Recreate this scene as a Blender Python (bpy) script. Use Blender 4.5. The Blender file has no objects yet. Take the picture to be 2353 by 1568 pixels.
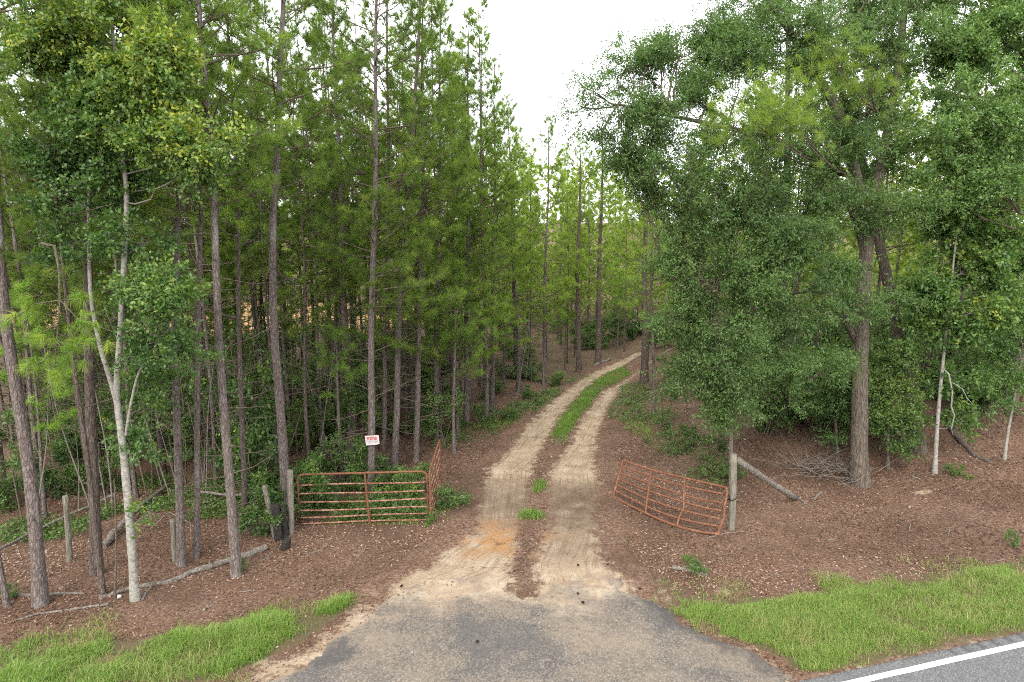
import bpy, math, random
import numpy as np

# ------------------------------------------------------------------ camera, sky, sun, exposure
sc = bpy.context.scene
CAM_H, PITCH = 7.5, math.radians(10.0)
cam_d = bpy.data.cameras.new('camera'); cam = bpy.data.objects.new('camera', cam_d)
sc.collection.objects.link(cam); sc.camera = cam
cam_d.sensor_width = 36; cam_d.lens = 24; cam_d.clip_end = 3000
cam.location = (0, 0, CAM_H); cam.rotation_euler = (math.pi / 2 - PITCH, 0, 0)

SUN_EL, SUN_AZ = math.radians(40), math.radians(196)      # azimuth clockwise from +Y
w = bpy.data.worlds.new('World'); sc.world = w; w.use_nodes = True
wn, wl = w.node_tree.nodes, w.node_tree.links; wn.clear()
wo = wn.new('ShaderNodeOutputWorld'); bg = wn.new('ShaderNodeBackground'); bg.inputs[1].default_value = 0.14
sky = wn.new('ShaderNodeTexSky'); sky.sky_type = 'NISHITA'; sky.sun_disc = False
sky.sun_elevation = SUN_EL; sky.sun_rotation = SUN_AZ; sky.dust_density = 4.0; sky.air_density = 1.0
tc = wn.new('ShaderNodeTexCoord'); mp = wn.new('ShaderNodeMapping'); mp.inputs['Scale'].default_value = (1, 1, 2.6)
nz = wn.new('ShaderNodeTexNoise'); nz.inputs['Scale'].default_value = 2.2; nz.inputs['Detail'].default_value = 5
cr = wn.new('ShaderNodeValToRGB')
cr.color_ramp.elements[0].position = 0.3; cr.color_ramp.elements[0].color = (5.6, 5.8, 6.1, 1)
cr.color_ramp.elements[1].position = 0.62; cr.color_ramp.elements[1].color = (9.6, 9.6, 9.6, 1)
mx = wn.new('ShaderNodeMix'); mx.data_type = 'RGBA'; mx.inputs[0].default_value = 0.9
wl.new(tc.outputs['Generated'], mp.inputs[0]); wl.new(mp.outputs[0], nz.inputs[0]); wl.new(nz.outputs[0], cr.inputs[0])
wl.new(sky.outputs[0], mx.inputs[6]); wl.new(cr.outputs[0], mx.inputs[7]); wl.new(mx.outputs[2], bg.inputs[0])
wl.new(bg.outputs[0], wo.inputs[0])

sun_d = bpy.data.lights.new('sun', 'SUN'); sun = bpy.data.objects.new('sun', sun_d); sc.collection.objects.link(sun)
sun_d.energy = 1.3; sun_d.angle = math.radians(28); sun_d.color = (1.0, 0.93, 0.8)
sun.rotation_euler = (math.pi / 2 - SUN_EL, 0, math.pi - SUN_AZ)
sun.location = (0, 0, 40)

vs = sc.view_settings
vs.view_transform = 'Standard'; vs.look = 'None'; vs.gamma = 1; vs.use_curve_mapping = False; vs.exposure = 1.58
sc.render.engine = 'CYCLES'
cy = sc.cycles
cy.filter_width = 1.05; cy.max_bounces = 6; cy.diffuse_bounces = 4; cy.glossy_bounces = 2; cy.transmission_bounces = 4; cy.transparent_max_bounces = 4
cy.caustics_reflective = False; cy.caustics_refractive = False
cy.use_denoising = False; cy.use_adaptive_sampling = True; cy.adaptive_threshold = 0.02

# ------------------------------------------------------------------ helpers
R = np.random.default_rng(7)
random.seed(7)
def nrm(v):
    v = np.asarray(v, float); return v / np.maximum(np.linalg.norm(v, axis=-1, keepdims=True), 1e-9)
def sstep(a, b, x):
    t = np.clip((np.asarray(x, float) - a) / (b - a), 0, 1); return t * t * (3 - 2 * t)
def vnoise(x, y, seed=0):
    """cheap smooth value noise in -1..1"""
    x = np.asarray(x, float); y = np.asarray(y, float)
    xi = np.floor(x).astype(np.int64); yi = np.floor(y).astype(np.int64); fx = x - xi; fy = y - yi
    fx = fx * fx * (3 - 2 * fx); fy = fy * fy * (3 - 2 * fy)
    def h(a, b):
        n = (a * 374761393 + b * 668265263 + seed * 974711) & 0x7fffffff
        n = ((n ^ (n >> 13)) * 1274126177) & 0x7fffffff
        return ((n ^ (n >> 16)) & 0xffff) / 32767.5 - 1
    return (h(xi, yi) * (1 - fx) + h(xi + 1, yi) * fx) * (1 - fy) + (h(xi, yi + 1) * (1 - fx) + h(xi + 1, yi + 1) * fx) * fy
def fbm(x, y, seed=0, o=3):
    s = 0; a = 1
    for k in range(o): s = s + a * vnoise(np.asarray(x) * 2 ** k, np.asarray(y) * 2 ** k, seed + k); a *= .5
    return s / 1.75

# measuring the photograph: a picture point (2353 x 1568 units) as a ray from the camera
FPX = 1568.7
cp, sp_ = math.cos(PITCH), math.sin(PITCH)
def ray(px, py):
    a = (px - 1176.5) / FPX; b = (784 - py) / FPX
    return np.array([a, cp + b * sp_, -sp_ + b * cp])
def at(px, py, Y):
    d = ray(px, py); return np.array([0, 0, CAM_H]) + d * (Y / d[1])

TRK = None
def base_z(x, y):
    x = np.asarray(x, float); y = np.asarray(y, float)
    z = -0.55 * sstep(-5.5, -13, x) * sstep(12, 17, y)
    cxr = 0.55 + 0.105 * (y - 14)                                      # about the track's middle
    z = z + 0.75 * sstep(2.4, 6.0, x - cxr) * sstep(17, 24, y)          # bank right of the track
    z = z + 0.5 * sstep(9, 16, x) * sstep(14, 22, y)
    away = sstep(2.0, 4.5, np.abs(x - cxr)) * sstep(12.5, 15, y)
    z = z + 0.07 * fbm(x * .5, y * .5, 3) * away
    z = z + 1.2 * sstep(60, 140, y)
    return z
def G(px, py):
    d = ray(px, py); t = 5.0
    for _ in range(60):
        p = np.array([0, 0, CAM_H]) + d * t
        e = p[2] - float(base_z(p[0], p[1]))
        t += e / (-d[2]) * 0.8
        if t > 400: break
    return np.array([0, 0, CAM_H]) + d * t

class MB:
    def __init__(s): s.v = []; s.f = []; s.a = []; s.n = 0
    def add(s, V, F, rnd=None):
        V = np.asarray(V, float).reshape(-1, 3); F = np.asarray(F, np.int64)
        s.v.append(V); s.f.append(F + s.n)
        a = np.zeros(len(V)) if rnd is None else np.broadcast_to(np.asarray(rnd, float), (len(V),))
        s.a.append(a); s.n += len(V)
    def mesh(s, name, mat=None, smooth=False, extra=None):
        me = bpy.data.meshes.new(name)
        V = np.concatenate(s.v); A = np.concatenate(s.a)
        me.vertices.add(len(V)); me.vertices.foreach_set('co', V.astype(np.float32).ravel())
        li = np.concatenate([f.ravel() for f in s.f]); tot = np.concatenate([np.full(len(f), f.shape[1]) for f in s.f])
        st = np.concatenate([[0], np.cumsum(tot)[:-1]])
        me.loops.add(len(li)); me.loops.foreach_set('vertex_index', li.astype(np.int32))
        me.polygons.add(len(tot)); me.polygons.foreach_set('loop_start', st.astype(np.int32))
        try: me.polygons.foreach_set('loop_total', tot.astype(np.int32))
        except Exception: pass
        if smooth: me.polygons.foreach_set('use_smooth', np.ones(len(tot), bool))
        at_ = me.attributes.new('rnd', 'FLOAT', 'POINT'); at_.data.foreach_set('value', A.astype(np.float32))
        for k, v in (extra or {}).items():
            q = me.attributes.new(k, 'FLOAT', 'POINT'); q.data.foreach_set('value', np.asarray(v, np.float32))
        me.update(calc_edges=True); me.validate()
        if mat: me.materials.append(mat)
        return me

col = sc.collection
def link(name, me, parent=None):
    o = bpy.data.objects.new(name, me); col.objects.link(o)
    if parent is not None: o.parent = parent
    return o
def tag(o, label=None, cat=None, group=None, kind=None):
    if label: o['label'] = label
    if cat: o['category'] = cat
    if group: o['group'] = group
    if kind: o['kind'] = kind
    return o
def empty(name, loc=(0, 0, 0)):
    o = bpy.data.objects.new(name, None); col.objects.link(o); o.location = [float(c) for c in loc]
    o.empty_display_size = .2
    return o
def copy_tree(o, parent=None):
    c = o.copy(); col.objects.link(c); c.parent = parent
    for ch in o.children: copy_tree(ch, c)
    return c

def tube(mb, pts, rad, sides=6, rnd=0.0, cap=True, rough=0.0, rg=R):
    pts = np.asarray(pts, float); n = len(pts); rad = np.broadcast_to(np.asarray(rad, float), (n,))
    t = np.zeros_like(pts); t[1:-1] = pts[2:] - pts[:-2]; t[0] = pts[1] - pts[0]; t[-1] = pts[-1] - pts[-2]; t = nrm(t)
    ov = np.abs(pts[-1] - pts[0]); ref = np.zeros(3); ref[int(np.argmin(ov))] = 1
    u = nrm(np.cross(t, ref)); v = np.cross(t, u)
    a = np.linspace(0, 2 * math.pi, sides, endpoint=False)
    rr = rad[:, None] * (1 + (rough * rg.uniform(-1, 1, (n, sides)) if rough else np.zeros((n, sides))))
    V = pts[:, None, :] + rr[:, :, None] * (np.cos(a)[None, :, None] * u[:, None, :] + np.sin(a)[None, :, None] * v[:, None, :])
    i = np.arange(n - 1)[:, None] * sides; j = np.arange(sides)[None, :]; k = (j + 1) % sides
    F = np.stack([i + j, i + k, i + sides + k, i + sides + j], -1).reshape(-1, 4)
    mb.add(V.reshape(-1, 3), F, rnd)
    if cap and sides > 3:
        for r0, p, fl in ((0, pts[0], 1), ((n - 1), pts[-1], 0)):
            ring = V[r0]; c = np.vstack([ring, p[None]])
            T = np.stack([j[0], k[0], np.full(sides, sides)], -1)
            if fl: T = T[:, ::-1]
            mb.add(c, T, rnd)
def curve(p0, p1, bow=(0, 0, 0), n=6):
    s = np.linspace(0, 1, n)[:, None]; p0 = np.asarray(p0, float); p1 = np.asarray(p1, float)
    return p0 + (p1 - p0) * s + np.asarray(bow, float) * (4 * s * (1 - s))
def box(mb, c, half, rot=None, rnd=0.0):
    h = np.asarray(half, float)
    V = np.array([[x, y, z] for x in (-1, 1) for y in (-1, 1) for z in (-1, 1)], float) * h
    if rot is not None: V = V @ np.asarray(rot).T
    mb.add(V + np.asarray(c), [[0, 1, 3, 2], [4, 6, 7, 5], [0, 4, 5, 1], [2, 3, 7, 6], [0, 2, 6, 4], [1, 5, 7, 3]], rnd)
def in_poly(x, y, poly):
    poly = np.asarray(poly, float); c = np.zeros(np.shape(x), bool); n = len(poly)
    for i in range(n):
        x1, y1 = poly[i][:2]; x2, y2 = poly[(i + 1) % n][:2]
        if y1 == y2: continue
        k = ((y1 > y) != (y2 > y)) & (x < (x2 - x1) * (y - y1) / (y2 - y1) + x1); c ^= k
    return c
def seg_dist(x, y, line):
    d = np.full(np.shape(x), 1e9)
    for (x1, y1), (x2, y2) in zip(line[:-1], line[1:]):
        l2 = (x2 - x1) ** 2 + (y2 - y1) ** 2 + 1e-9
        t = np.clip(((x - x1) * (x2 - x1) + (y - y1) * (y2 - y1)) / l2, 0, 1)
        d = np.minimum(d, np.hypot(x - x1 - t * (x2 - x1), y - y1 - t * (y2 - y1)))
    return d

# ------------------------------------------------------------------ materials
class NT:
    def __init__(s, name):
        s.m = bpy.data.materials.new(name); s.m.use_nodes = True; s.t = s.m.node_tree; s.t.nodes.clear()
        s.out = s.t.nodes.new('ShaderNodeOutputMaterial')
    def n(s, typ, **kw):
        nd = s.t.nodes.new('ShaderNode' + typ)
        for k, v in kw.items(): setattr(nd, k, v)
        return nd
    def l(s, a, b): s.t.links.new(a, b)
    def obj(s, scale=(1, 1, 1)):
        tcx = s.n('TexCoord'); m = s.n('Mapping'); m.inputs['Scale'].default_value = scale
        s.l(tcx.outputs['Object'], m.inputs[0]); return m.outputs[0]
    def noise(s, vec, scale, detail=4, rough=.55, dist=0):
        x = s.n('TexNoise'); x.inputs['Scale'].default_value = scale; x.inputs['Detail'].default_value = detail
        x.inputs['Roughness'].default_value = rough; x.inputs['Distortion'].default_value = dist
        s.l(vec, x.inputs['Vector']); return x.outputs[0]
    def ramp(s, fac, stops):
        x = s.n('ValToRGB'); e = x.color_ramp.elements
        while len(e) < len(stops): e.new(0.5)
        for q, (p, c) in zip(e, stops):
            q.position = p; q.color = (*c, 1) if not np.isscalar(c) else (c, c, c, 1)
        s.l(fac, x.inputs[0]); return x.outputs[0]
    def mix(s, f, a, b, mode='MIX'):
        x = s.n('Mix', data_type='RGBA', blend_type=mode)
        for val, k in ((f, 0), (a, 6), (b, 7)):
            if hasattr(val, 'node'): s.l(val, x.inputs[k])
            elif k == 0: x.inputs[0].default_value = val
            else: x.inputs[k].default_value = (*val, 1)
        return x.outputs[2]
    def math(s, op, a, b=0.0):
        x = s.n('Math', operation=op)
        for k, v in ((0, a), (1, b)):
            if hasattr(v, 'node'): s.l(v, x.inputs[k])
            else: x.inputs[k].default_value = v
        return x.outputs[0]
    def attr(s, name):
        x = s.n('Attribute'); x.attribute_name = name; return x.outputs['Fac']
    def bump(s, h, strength=.4, dist=.02):
        b = s.n('Bump'); b.inputs['Strength'].default_value = strength; b.inputs['Distance'].default_value = dist
        s.l(h, b.inputs['Height']); return b.outputs[0]
    def done(s, color, rough=.85, spec=.2, bump=None, metal=0):
        p = s.n('BsdfPrincipled')
        if hasattr(color, 'node'): s.l(color, p.inputs['Base Color'])
        else: p.inputs['Base Color'].default_value = (*color, 1)
        if hasattr(rough, 'node'): s.l(rough, p.inputs['Roughness'])
        else: p.inputs['Roughness'].default_value = rough
        p.inputs['Specular IOR Level'].default_value = spec; p.inputs['Metallic'].default_value = metal
        if bump is not None: s.l(bump, p.inputs['Normal'])
        s.l(p.outputs[0], s.out.inputs[0]); s.p = p
        return s.m

def leaf_mat(name, stops, trans=.38, spec=.35, rough=.5, tint=(1.0, 1.25, .5)):
    n = NT(name); c = n.ramp(n.attr('rnd'), stops)
    info = n.n('ObjectInfo')
    hs = n.n('HueSaturation'); n.l(c, hs.inputs['Color'])
    v = n.n('MapRange'); v.inputs['To Min'].default_value = .82; v.inputs['To Max'].default_value = 1.18
    n.l(info.outputs['Random'], v.inputs[0]); n.l(v.outputs[0], hs.inputs['Value'])
    c = hs.outputs[0]
    p = n.n('BsdfPrincipled'); n.l(c, p.inputs['Base Color']); p.inputs['Roughness'].default_value = rough
    p.inputs['Specular IOR Level'].default_value = spec
    t = n.n('BsdfTranslucent'); n.l(n.mix(1.0, c, tint, 'MULTIPLY'), t.inputs[0])
    m = n.n('MixShader'); m.inputs[0].default_value = trans
    n.l(p.outputs[0], m.inputs[1]); n.l(t.outputs[0], m.inputs[2]); n.l(m.outputs[0], n.out.inputs[0])
    return n.m
def bark_mat(name, dark, mid, light, scale=(16, 16, 4), lichen=None, bump=.9, lich_lo=.56, crack=.45):
    n = NT(name); v = n.obj(scale)
    a = n.noise(v, 1.6, 7, .72, 1.1); b = n.noise(n.obj((3, 3, 1.2)), 1.0, 4, .6); g = n.noise(n.obj((scale[0] * 2.2, scale[1] * 2.2, scale[2] * .8)), 1.4, 4, .6, .4)
    warp = n.n('VectorMath', operation='ADD'); wn_ = n.n('TexNoise'); wn_.inputs['Scale'].default_value = .9; wn_.inputs['Detail'].default_value = 4; n.l(v, wn_.inputs['Vector'])
    sc_ = n.n('VectorMath', operation='SCALE'); sc_.inputs['Scale'].default_value = 1.6; n.l(wn_.outputs['Color'], sc_.inputs[0]); n.l(v, warp.inputs[0]); n.l(sc_.outputs[0], warp.inputs[1])
    vo = n.n('TexVoronoi', feature='DISTANCE_TO_EDGE'); n.l(warp.outputs[0], vo.inputs['Vector']); vo.inputs['Scale'].default_value = 1.15
    cracks = n.ramp(vo.outputs['Distance'], [(0.0, 0.0), (.2, 1.0)])
    c = n.ramp(a, [(.3, dark), (.48, mid), (.68, light)])
    c = n.mix(n.ramp(g, [(.34, .55), (.5, 0.0)]), c, dark)
    c = n.mix(n.math('MULTIPLY', n.math('SUBTRACT', 1.0, cracks), crack), c, dark)
    if lichen is not None:
        c = n.mix(n.ramp(b, [(lich_lo, 0.0), (lich_lo + .12, .75)]), c, lichen)
    h = n.math('ADD', n.math('MULTIPLY', a, .8), n.math('MULTIPLY', cracks, .6))
    return n.done(c, .92, .15, n.bump(h, bump, .025))

M = {}
M['pine_bark'] = bark_mat('pine_bark', (.055, .042, .037), (.15, .122, .112), (.27, .235, .22), (17, 17, 5), (.24, .22, .215))
M['dark_bark'] = bark_mat('dark_bark', (.038, .029, .025), (.11, .085, .074), (.2, .165, .145), (14, 14, 4))
M['oak_bark'] = bark_mat('oak_bark', (.045, .036, .03), (.115, .095, .078), (.21, .18, .15), (13, 13, 3), (.13, .13, .085))
M['pale_bark'] = bark_mat('pale_bark', (.1, .09, .075), (.25, .24, .215), (.35, .34, .315), (5, 5, 9), (.18, .19, .145), .25, .56, .2)
M['twig'] = bark_mat('twig', (.07, .055, .04), (.15, .12, .09), (.25, .21, .17), (20, 20, 20))
M['dead_wood'] = bark_mat('dead_wood', (.08, .068, .056), (.19, .165, .145), (.3, .28, .25), (30, 30, 6), None, .6)
M['dead_wood_x'] = bark_mat('fallen_wood', (.06, .05, .04), (.17, .145, .125), (.29, .265, .24), (9, 9, 9), None, .7)
M['charred'] = bark_mat('charred_wood', (.012, .011, .01), (.035, .03, .026), (.09, .08, .07), (16, 16, 6))
M['post_wood'] = bark_mat('weathered_post', (.075, .067, .053), (.19, .172, .142), (.29, .27, .235), (22, 22, 2.2), (.2, .22, .13), .5)

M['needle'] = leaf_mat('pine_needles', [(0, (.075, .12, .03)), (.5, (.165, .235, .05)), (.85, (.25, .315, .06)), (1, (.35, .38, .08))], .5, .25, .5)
M['needle_far'] = leaf_mat('sunlit_tone_needles', [(0, (.12, .175, .038)), (.5, (.22, .3, .055)), (1, (.37, .42, .085))], .46, .2, .6)  # thin sunlight on the far trees is put into this needle colour
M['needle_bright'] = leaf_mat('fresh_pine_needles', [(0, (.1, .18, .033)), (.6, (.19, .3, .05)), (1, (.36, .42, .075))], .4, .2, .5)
M['oak_leaf'] = leaf_mat('oak_leaves', [(0, (.055, .105, .036)), (.5, (.112, .192, .06)), (.9, (.175, .262, .08)), (1, (.25, .31, .095))], .4, .32, .42)
M['gum_leaf'] = leaf_mat('broad_leaves', [(0, (.045, .09, .03)), (.55, (.088, .16, .042)), (.85, (.15, .215, .045)), (1, (.28, .3, .045))], .38, .4, .42)
M['shrub_leaf'] = leaf_mat('shrub_leaves', [(0, (.055, .1, .034)), (.55, (.1, .17, .045)), (1, (.18, .24, .055))], .35, .4, .45)
M['grass'] = leaf_mat('grass_blades', [(0, (.08, .145, .03)), (.5, (.155, .26, .046)), (.8, (.22, .32, .066)), (1, (.38, .33, .16))], .4, .25, .5)
def litter_mat():
    n = NT('leaf_litter')
    c = n.ramp(n.attr('rnd'), [(0, (.04, .026, .02)), (.3, (.13, .08, .058)), (.58, (.225, .15, .112)), (.85, (.32, .245, .197)), (1, (.42, .355, .305))])
    return n.done(c, .8, .2)
M['litter'] = litter_mat()
def straw_mat():
    n = NT('pine_straw')
    c = n.ramp(n.attr('rnd'), [(0, (.07, .034, .018)), (.5, (.155, .078, .04)), (1, (.26, .15, .085))])
    return n.done(c, .8, .2)
M['straw'] = straw_mat()

def floor_color(n):
    v = n.obj()
    a = n.noise(v, 15, 6, .75); b = n.noise(v, 1.1, 4); d = n.noise(v, 34, 4, .75)
    c = n.ramp(a, [(.36, (.05, .031, .023)), (.46, (.135, .081, .057)), (.55, (.205, .132, .096)), (.66, (.31, .23, .18))])
    c = n.mix(n.ramp(b, [(.42, 0.0), (.66, .55)]), c, (.135, .078, .052))
    c = n.mix(n.ramp(n.noise(v, .45, 5, .65), [(.4, .5), (.55, 0.0)]), c, (.07, .045, .032))
    c = n.mix(n.ramp(d, [(.4, .5), (.52, 0.0)]), c, (.045, .027, .02))
    return v, c, a, d
def sand_color(n, v):
    s1 = n.noise(v, 1.6, 5, .6); s2 = n.noise(v, 60, 3, .7)
    c = n.ramp(s1, [(.3, (.25, .182, .122)), (.5, (.34, .265, .19)), (.7, (.43, .36, .28))])
    c = n.mix(n.ramp(s2, [(.35, .4), (.6, 0.0)]), c, (.2, .14, .09))
    return c
def ground_material(name, track=False):
    n = NT(name); v, c, a, d = floor_color(n); s = sand_color(n, v)
    h = n.math('ADD', n.math('MULTIPLY', a, 1.0), n.math('MULTIPLY', d, .4))
    if track:
        dash = n.noise(n.obj((1, 2.4, 1)), 2.1, 6, .68, 1.8)                    # needle drifts lying across the ruts
        cx = n.n('CombineXYZ'); n.l(n.math('MULTIPLY', n.attr('tu'), 6.5), cx.inputs[0]); n.l(n.math('MULTIPLY', n.attr('tv'), .22), cx.inputs[1]); tread = n.noise(cx.outputs[0], 1.7, 6, .68, .5)                  # tyre streaks along it
        s = n.mix(n.math('MULTIPLY', n.ramp(tread, [(.4, .8), (.5, 0.0)]), n.ramp(n.noise(v, .9, 3), [(.35, .25), (.55, 1.0)])), s, (.165, .12, .082))
        damp = n.math('MULTIPLY', n.attr('damp'), n.ramp(n.noise(v, 1.9, 4, .65), [(.42, .95), (.7, .5)]))
        s = n.mix(damp, s, (.105, .074, .054))
        s = n.mix(n.math('MULTIPLY', n.attr('orange'), n.ramp(n.noise(v, 1.4, 3), [(.4, 0.0), (.6, .85)])), s, (.31, .165, .072))
        s = n.mix(n.ramp(dash, [(.61, 0.0), (.67, .85)]), s, (.12, .074, .046))
    edge = n.math('ADD', n.attr('sand'), n.math('MULTIPLY', n.math('SUBTRACT', n.noise(v, 2.6, 9, .78), .5), 2.0))
    f = n.ramp(edge, [(.4, 0.0), (.62, 1.0)])
    c = n.mix(f, c, s)
    if not track:
        gr = n.ramp(n.math('ADD', n.attr('green'), n.math('MULTIPLY', n.math('SUBTRACT', n.noise(v, 3, 5, .6), .5), 1.2)), [(.4, 0.0), (.65, .8)])
        c = n.mix(gr, c, (.1, .085, .045))
        c = n.mix(n.attr('field'), c, n.mix(n.noise(v, .3, 3), (.42, .26, .13), (.33, .2, .09)))
    return n.done(c, .95, .1, n.bump(h, .9, .05))
M['floor'] = ground_material('forest_floor'); M['track'] = ground_material('sandy_track', True)
def asphalt_mat(name, base, sandy):
    n = NT(name); v = n.obj()
    vo = n.n('TexVoronoi'); n.l(v, vo.inputs['Vector']); vo.inputs['Scale'].default_value = 42
    sp = n.ramp(vo.outputs['Color'], [(0, (.045, .043, .041)), (.4, tuple(base)), (.78, (.148, .13, .112)), (1, (.24, .215, .19))])
    big = n.noise(v, .5, 6, .62); fine = n.noise(v, 9, 4, .7)
    c = n.mix(n.ramp(big, [(.36, .65), (.5, 0.0)]), sp, (.065, .063, .063))
    c = n.mix(n.math('MULTIPLY', n.ramp(big, [(.44, 0.0), (.64, .7)]), n.ramp(fine, [(.3, .35), (.6, 1.0)])), c, (.21, .165, .122))
    wv = n.n('VectorMath', operation='ADD'); wn_ = n.n('TexNoise'); wn_.inputs['Scale'].default_value = 1.2; wn_.inputs['Detail'].default_value = 6; n.l(v, wn_.inputs['Vector']); n.l(v, wv.inputs[0]); n.l(wn_.outputs['Color'], wv.inputs[1])
    ck = n.n('TexVoronoi', feature='DISTANCE_TO_EDGE'); ck.inputs['Scale'].default_value = .55; n.l(wv.outputs[0], ck.inputs['Vector'])
    c = n.mix(n.math('MULTIPLY', n.ramp(ck.outputs['Distance'], [(0.0, .4), (.01, 0.0)]), n.ramp(n.noise(v, .7, 2), [(.45, 0.0), (.6, 1.0)])), c, (.03, .028, .026))
    if sandy:
        e = n.math('ADD', n.attr('sand'), n.math('MULTIPLY', n.math('SUBTRACT', n.noise(v, .95, 8, .72), .5), 2.4))
        c = n.mix(n.math('MULTIPLY', n.ramp(e, [(.36, 0.0), (.95, .95)]), n.ramp(fine, [(.25, .55), (.6, 1.0)])), c, n.mix(n.ramp(n.noise(v, 2, 3), [(.5, 0.0), (.7, .7)]), sand_color(n, v), (.2, .125, .078)))
        dk = n.math('ADD', n.attr('tar'), n.math('MULTIPLY', n.math('SUBTRACT', n.noise(v, 2.2, 5, .7), .5), 1.2))
        c = n.mix(n.math('MULTIPLY', n.ramp(dk, [(.4, 0.0), (.65, .75)]), n.ramp(fine, [(.3, .7), (.6, 1.0)])), c, (.045, .044, .045))
    return n.done(c, .9, .25, n.bump(vo.outputs['Distance'], .5, .008))
M['apron'] = asphalt_mat('worn_asphalt', (.086, .075, .065), True)
def highway_mat():
    n = NT('highway_asphalt'); v = n.obj()
    vo = n.n('TexVoronoi'); n.l(v, vo.inputs['Vector']); vo.inputs['Scale'].default_value = 60
    c = n.ramp(vo.outputs['Color'], [(0, (.055, .055, .057)), (.6, (.1, .1, .102)), (1, (.19, .19, .19))])
    c = n.mix(n.math('MULTIPLY', n.attr('rnd'), .75), c, (.05, .05, .052))  # groove depth darkens the colour: shade painted in, along with darker milled asphalt
    return n.done(c, .85, .3, n.bump(vo.outputs['Distance'], .4, .006))
M['highway'] = highway_mat()
def paint_mat():
    n = NT('white_road_paint'); v = n.obj(); f = n.noise(v, 25, 5, .7)
    return n.done(n.ramp(f, [(.3, (.16, .16, .16)), (.4, (.5, .5, .49)), (.6, (.62, .62, .6))]), .6, .3)
M['paint'] = paint_mat()
def rust_mat(name, paint, amount):
    n = NT(name); v = n.obj(); a = n.noise(v, 9, 6, .7); b = n.noise(v, 40, 4, .7)
    rust = n.ramp(b, [(.3, (.045, .021, .014)), (.55, (.15, .058, .028)), (.75, (.25, .1, .045))])
    c = n.mix(n.ramp(n.math('ADD', n.math('MULTIPLY', a, .8), n.math('MULTIPLY', b, .2)), [(amount, 0.0), (amount + .07, 1.0)]), rust, paint)
    c = n.mix(n.ramp(n.noise(v, 14, 3), [(.62, 0.0), (.7, .8)]), c, (.045, .025, .018))
    return n.done(c, .7, .35, n.bump(b, .3, .004))
M['rail'] = rust_mat('rusty_pink_pipe', (.28, .15, .115), .48)
M['upright'] = rust_mat('rusty_orange_pipe', (.2, .08, .048), .58)
M['rail_dark'] = rust_mat('rusty_red_pipe', (.2, .095, .062), .52)
M['chain'] = NT('dark_iron').done((.03, .026, .024), .5, .4, None, .6)
def plain(name, c, rough=.6): return NT(name).done(c, rough, .3)
M['sign_white'] = plain('sign_white', (.5, .47, .48), .5); M['sign_red'] = plain('sign_red', (.4, .02, .04), .5); M['sign_grey'] = plain('sign_grey', (.28, .24, .25), .6)
M['cone'] = bark_mat('pine_cone', (.04, .024, .015), (.12, .072, .045), (.2, .13, .085), (40, 40, 40))
M['pale_stone'] = plain('pale_scrap', (.5, .48, .45), .8)

# ------------------------------------------------------------------ the track's outline, measured, then kept in metres
def z8(pts): return [((1100 + a / 3.733) * .9412, (830 + b / 3.733) * .9412) for a, b in pts]
def line_xy(pts): return np.array([G(*p)[:2] for p in pts])
LL = z8([(1640, 150), (1450, 230), (1300, 300), (1180, 370), (1060, 460), (920, 560), (830, 650), (700, 780), (640, 850), (560, 960), (470, 1080), (330, 1190), (290, 1350)]) + [(1100, 1160), (1085, 1225), (1010, 1275), (975, 1310), (905, 1335)]
LR = z8([(1700, 165), (1580, 240), (1420, 310), (1330, 370), (1230, 450), (1100, 590), (1000, 710), (930, 840), (860, 970), (800, 1080), (750, 1200), (720, 1350), (740, 1500)]) + [(1200, 1215), (1190, 1270), (1180, 1340)]
RL = z8([(1590, 370), (1400, 470), (1290, 600), (1200, 700), (1150, 800), (1080, 960), (950, 1110), (880, 1220), (870, 1380)]) + [(1262, 1190), (1235, 1260), (1215, 1300), (1225, 1340)]
RR = z8([(1610, 390), (1540, 490), (1440, 620), (1400, 720), (1380, 790), (1330, 930), (1310, 1050), (1340, 1200), (1360, 1400)]) + [(1372, 1190), (1375, 1260), (1400, 1300), (1460, 1340)]
def as_fn(pts, tail):
    w_ = line_xy(pts); w_ = w_[np.argsort(w_[:, 1])]
    w_ = np.vstack([w_, [(w_[-1, 0] + a, w_[-1, 1] + b) for a, b in tail]])
    return lambda y: np.interp(y, w_[:, 1], w_[:, 0])
fLL = as_fn(LL, [(4, 3.0), (11, 6), (20, 8)]); fLR = as_fn(LR, [(4, 3), (11, 6), (20, 8)])
fRL = as_fn(RL, [(3.4, 5), (6.8, 9), (11, 12), (20, 14)]); fRR = as_fn(RR, [(3, 4.6), (7, 8.2), (12, 10), (21, 12)])

APRON = [(905, 1335), (880, 1372), (835, 1408), (790, 1445), (722, 1508), (655, 1545), (585, 1572), (480, 1640), (2050, 1640), (1815, 1552), (1765, 1522), (1745, 1506),
         (1660, 1468), (1577, 1428), (1530, 1394), (1487, 1364), (1466, 1320), (1384, 1312), (1340, 1330), (1277, 1334), (1177, 1322), (1060, 1330), (980, 1335)]
APW = line_xy(APRON)

# ------------------------------------------------------------------ highway frame
e1, e2 = G(1951, 1539)[:2], G(2353, 1451)[:2]
hd = (e2 - e1) / np.linalg.norm(e2 - e1); hn = np.array([hd[1], -hd[0]])        # along, and away from the verge
l1 = G(2098, 1541)[:2]; line_off = float((l1 - e1) @ hn)

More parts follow.
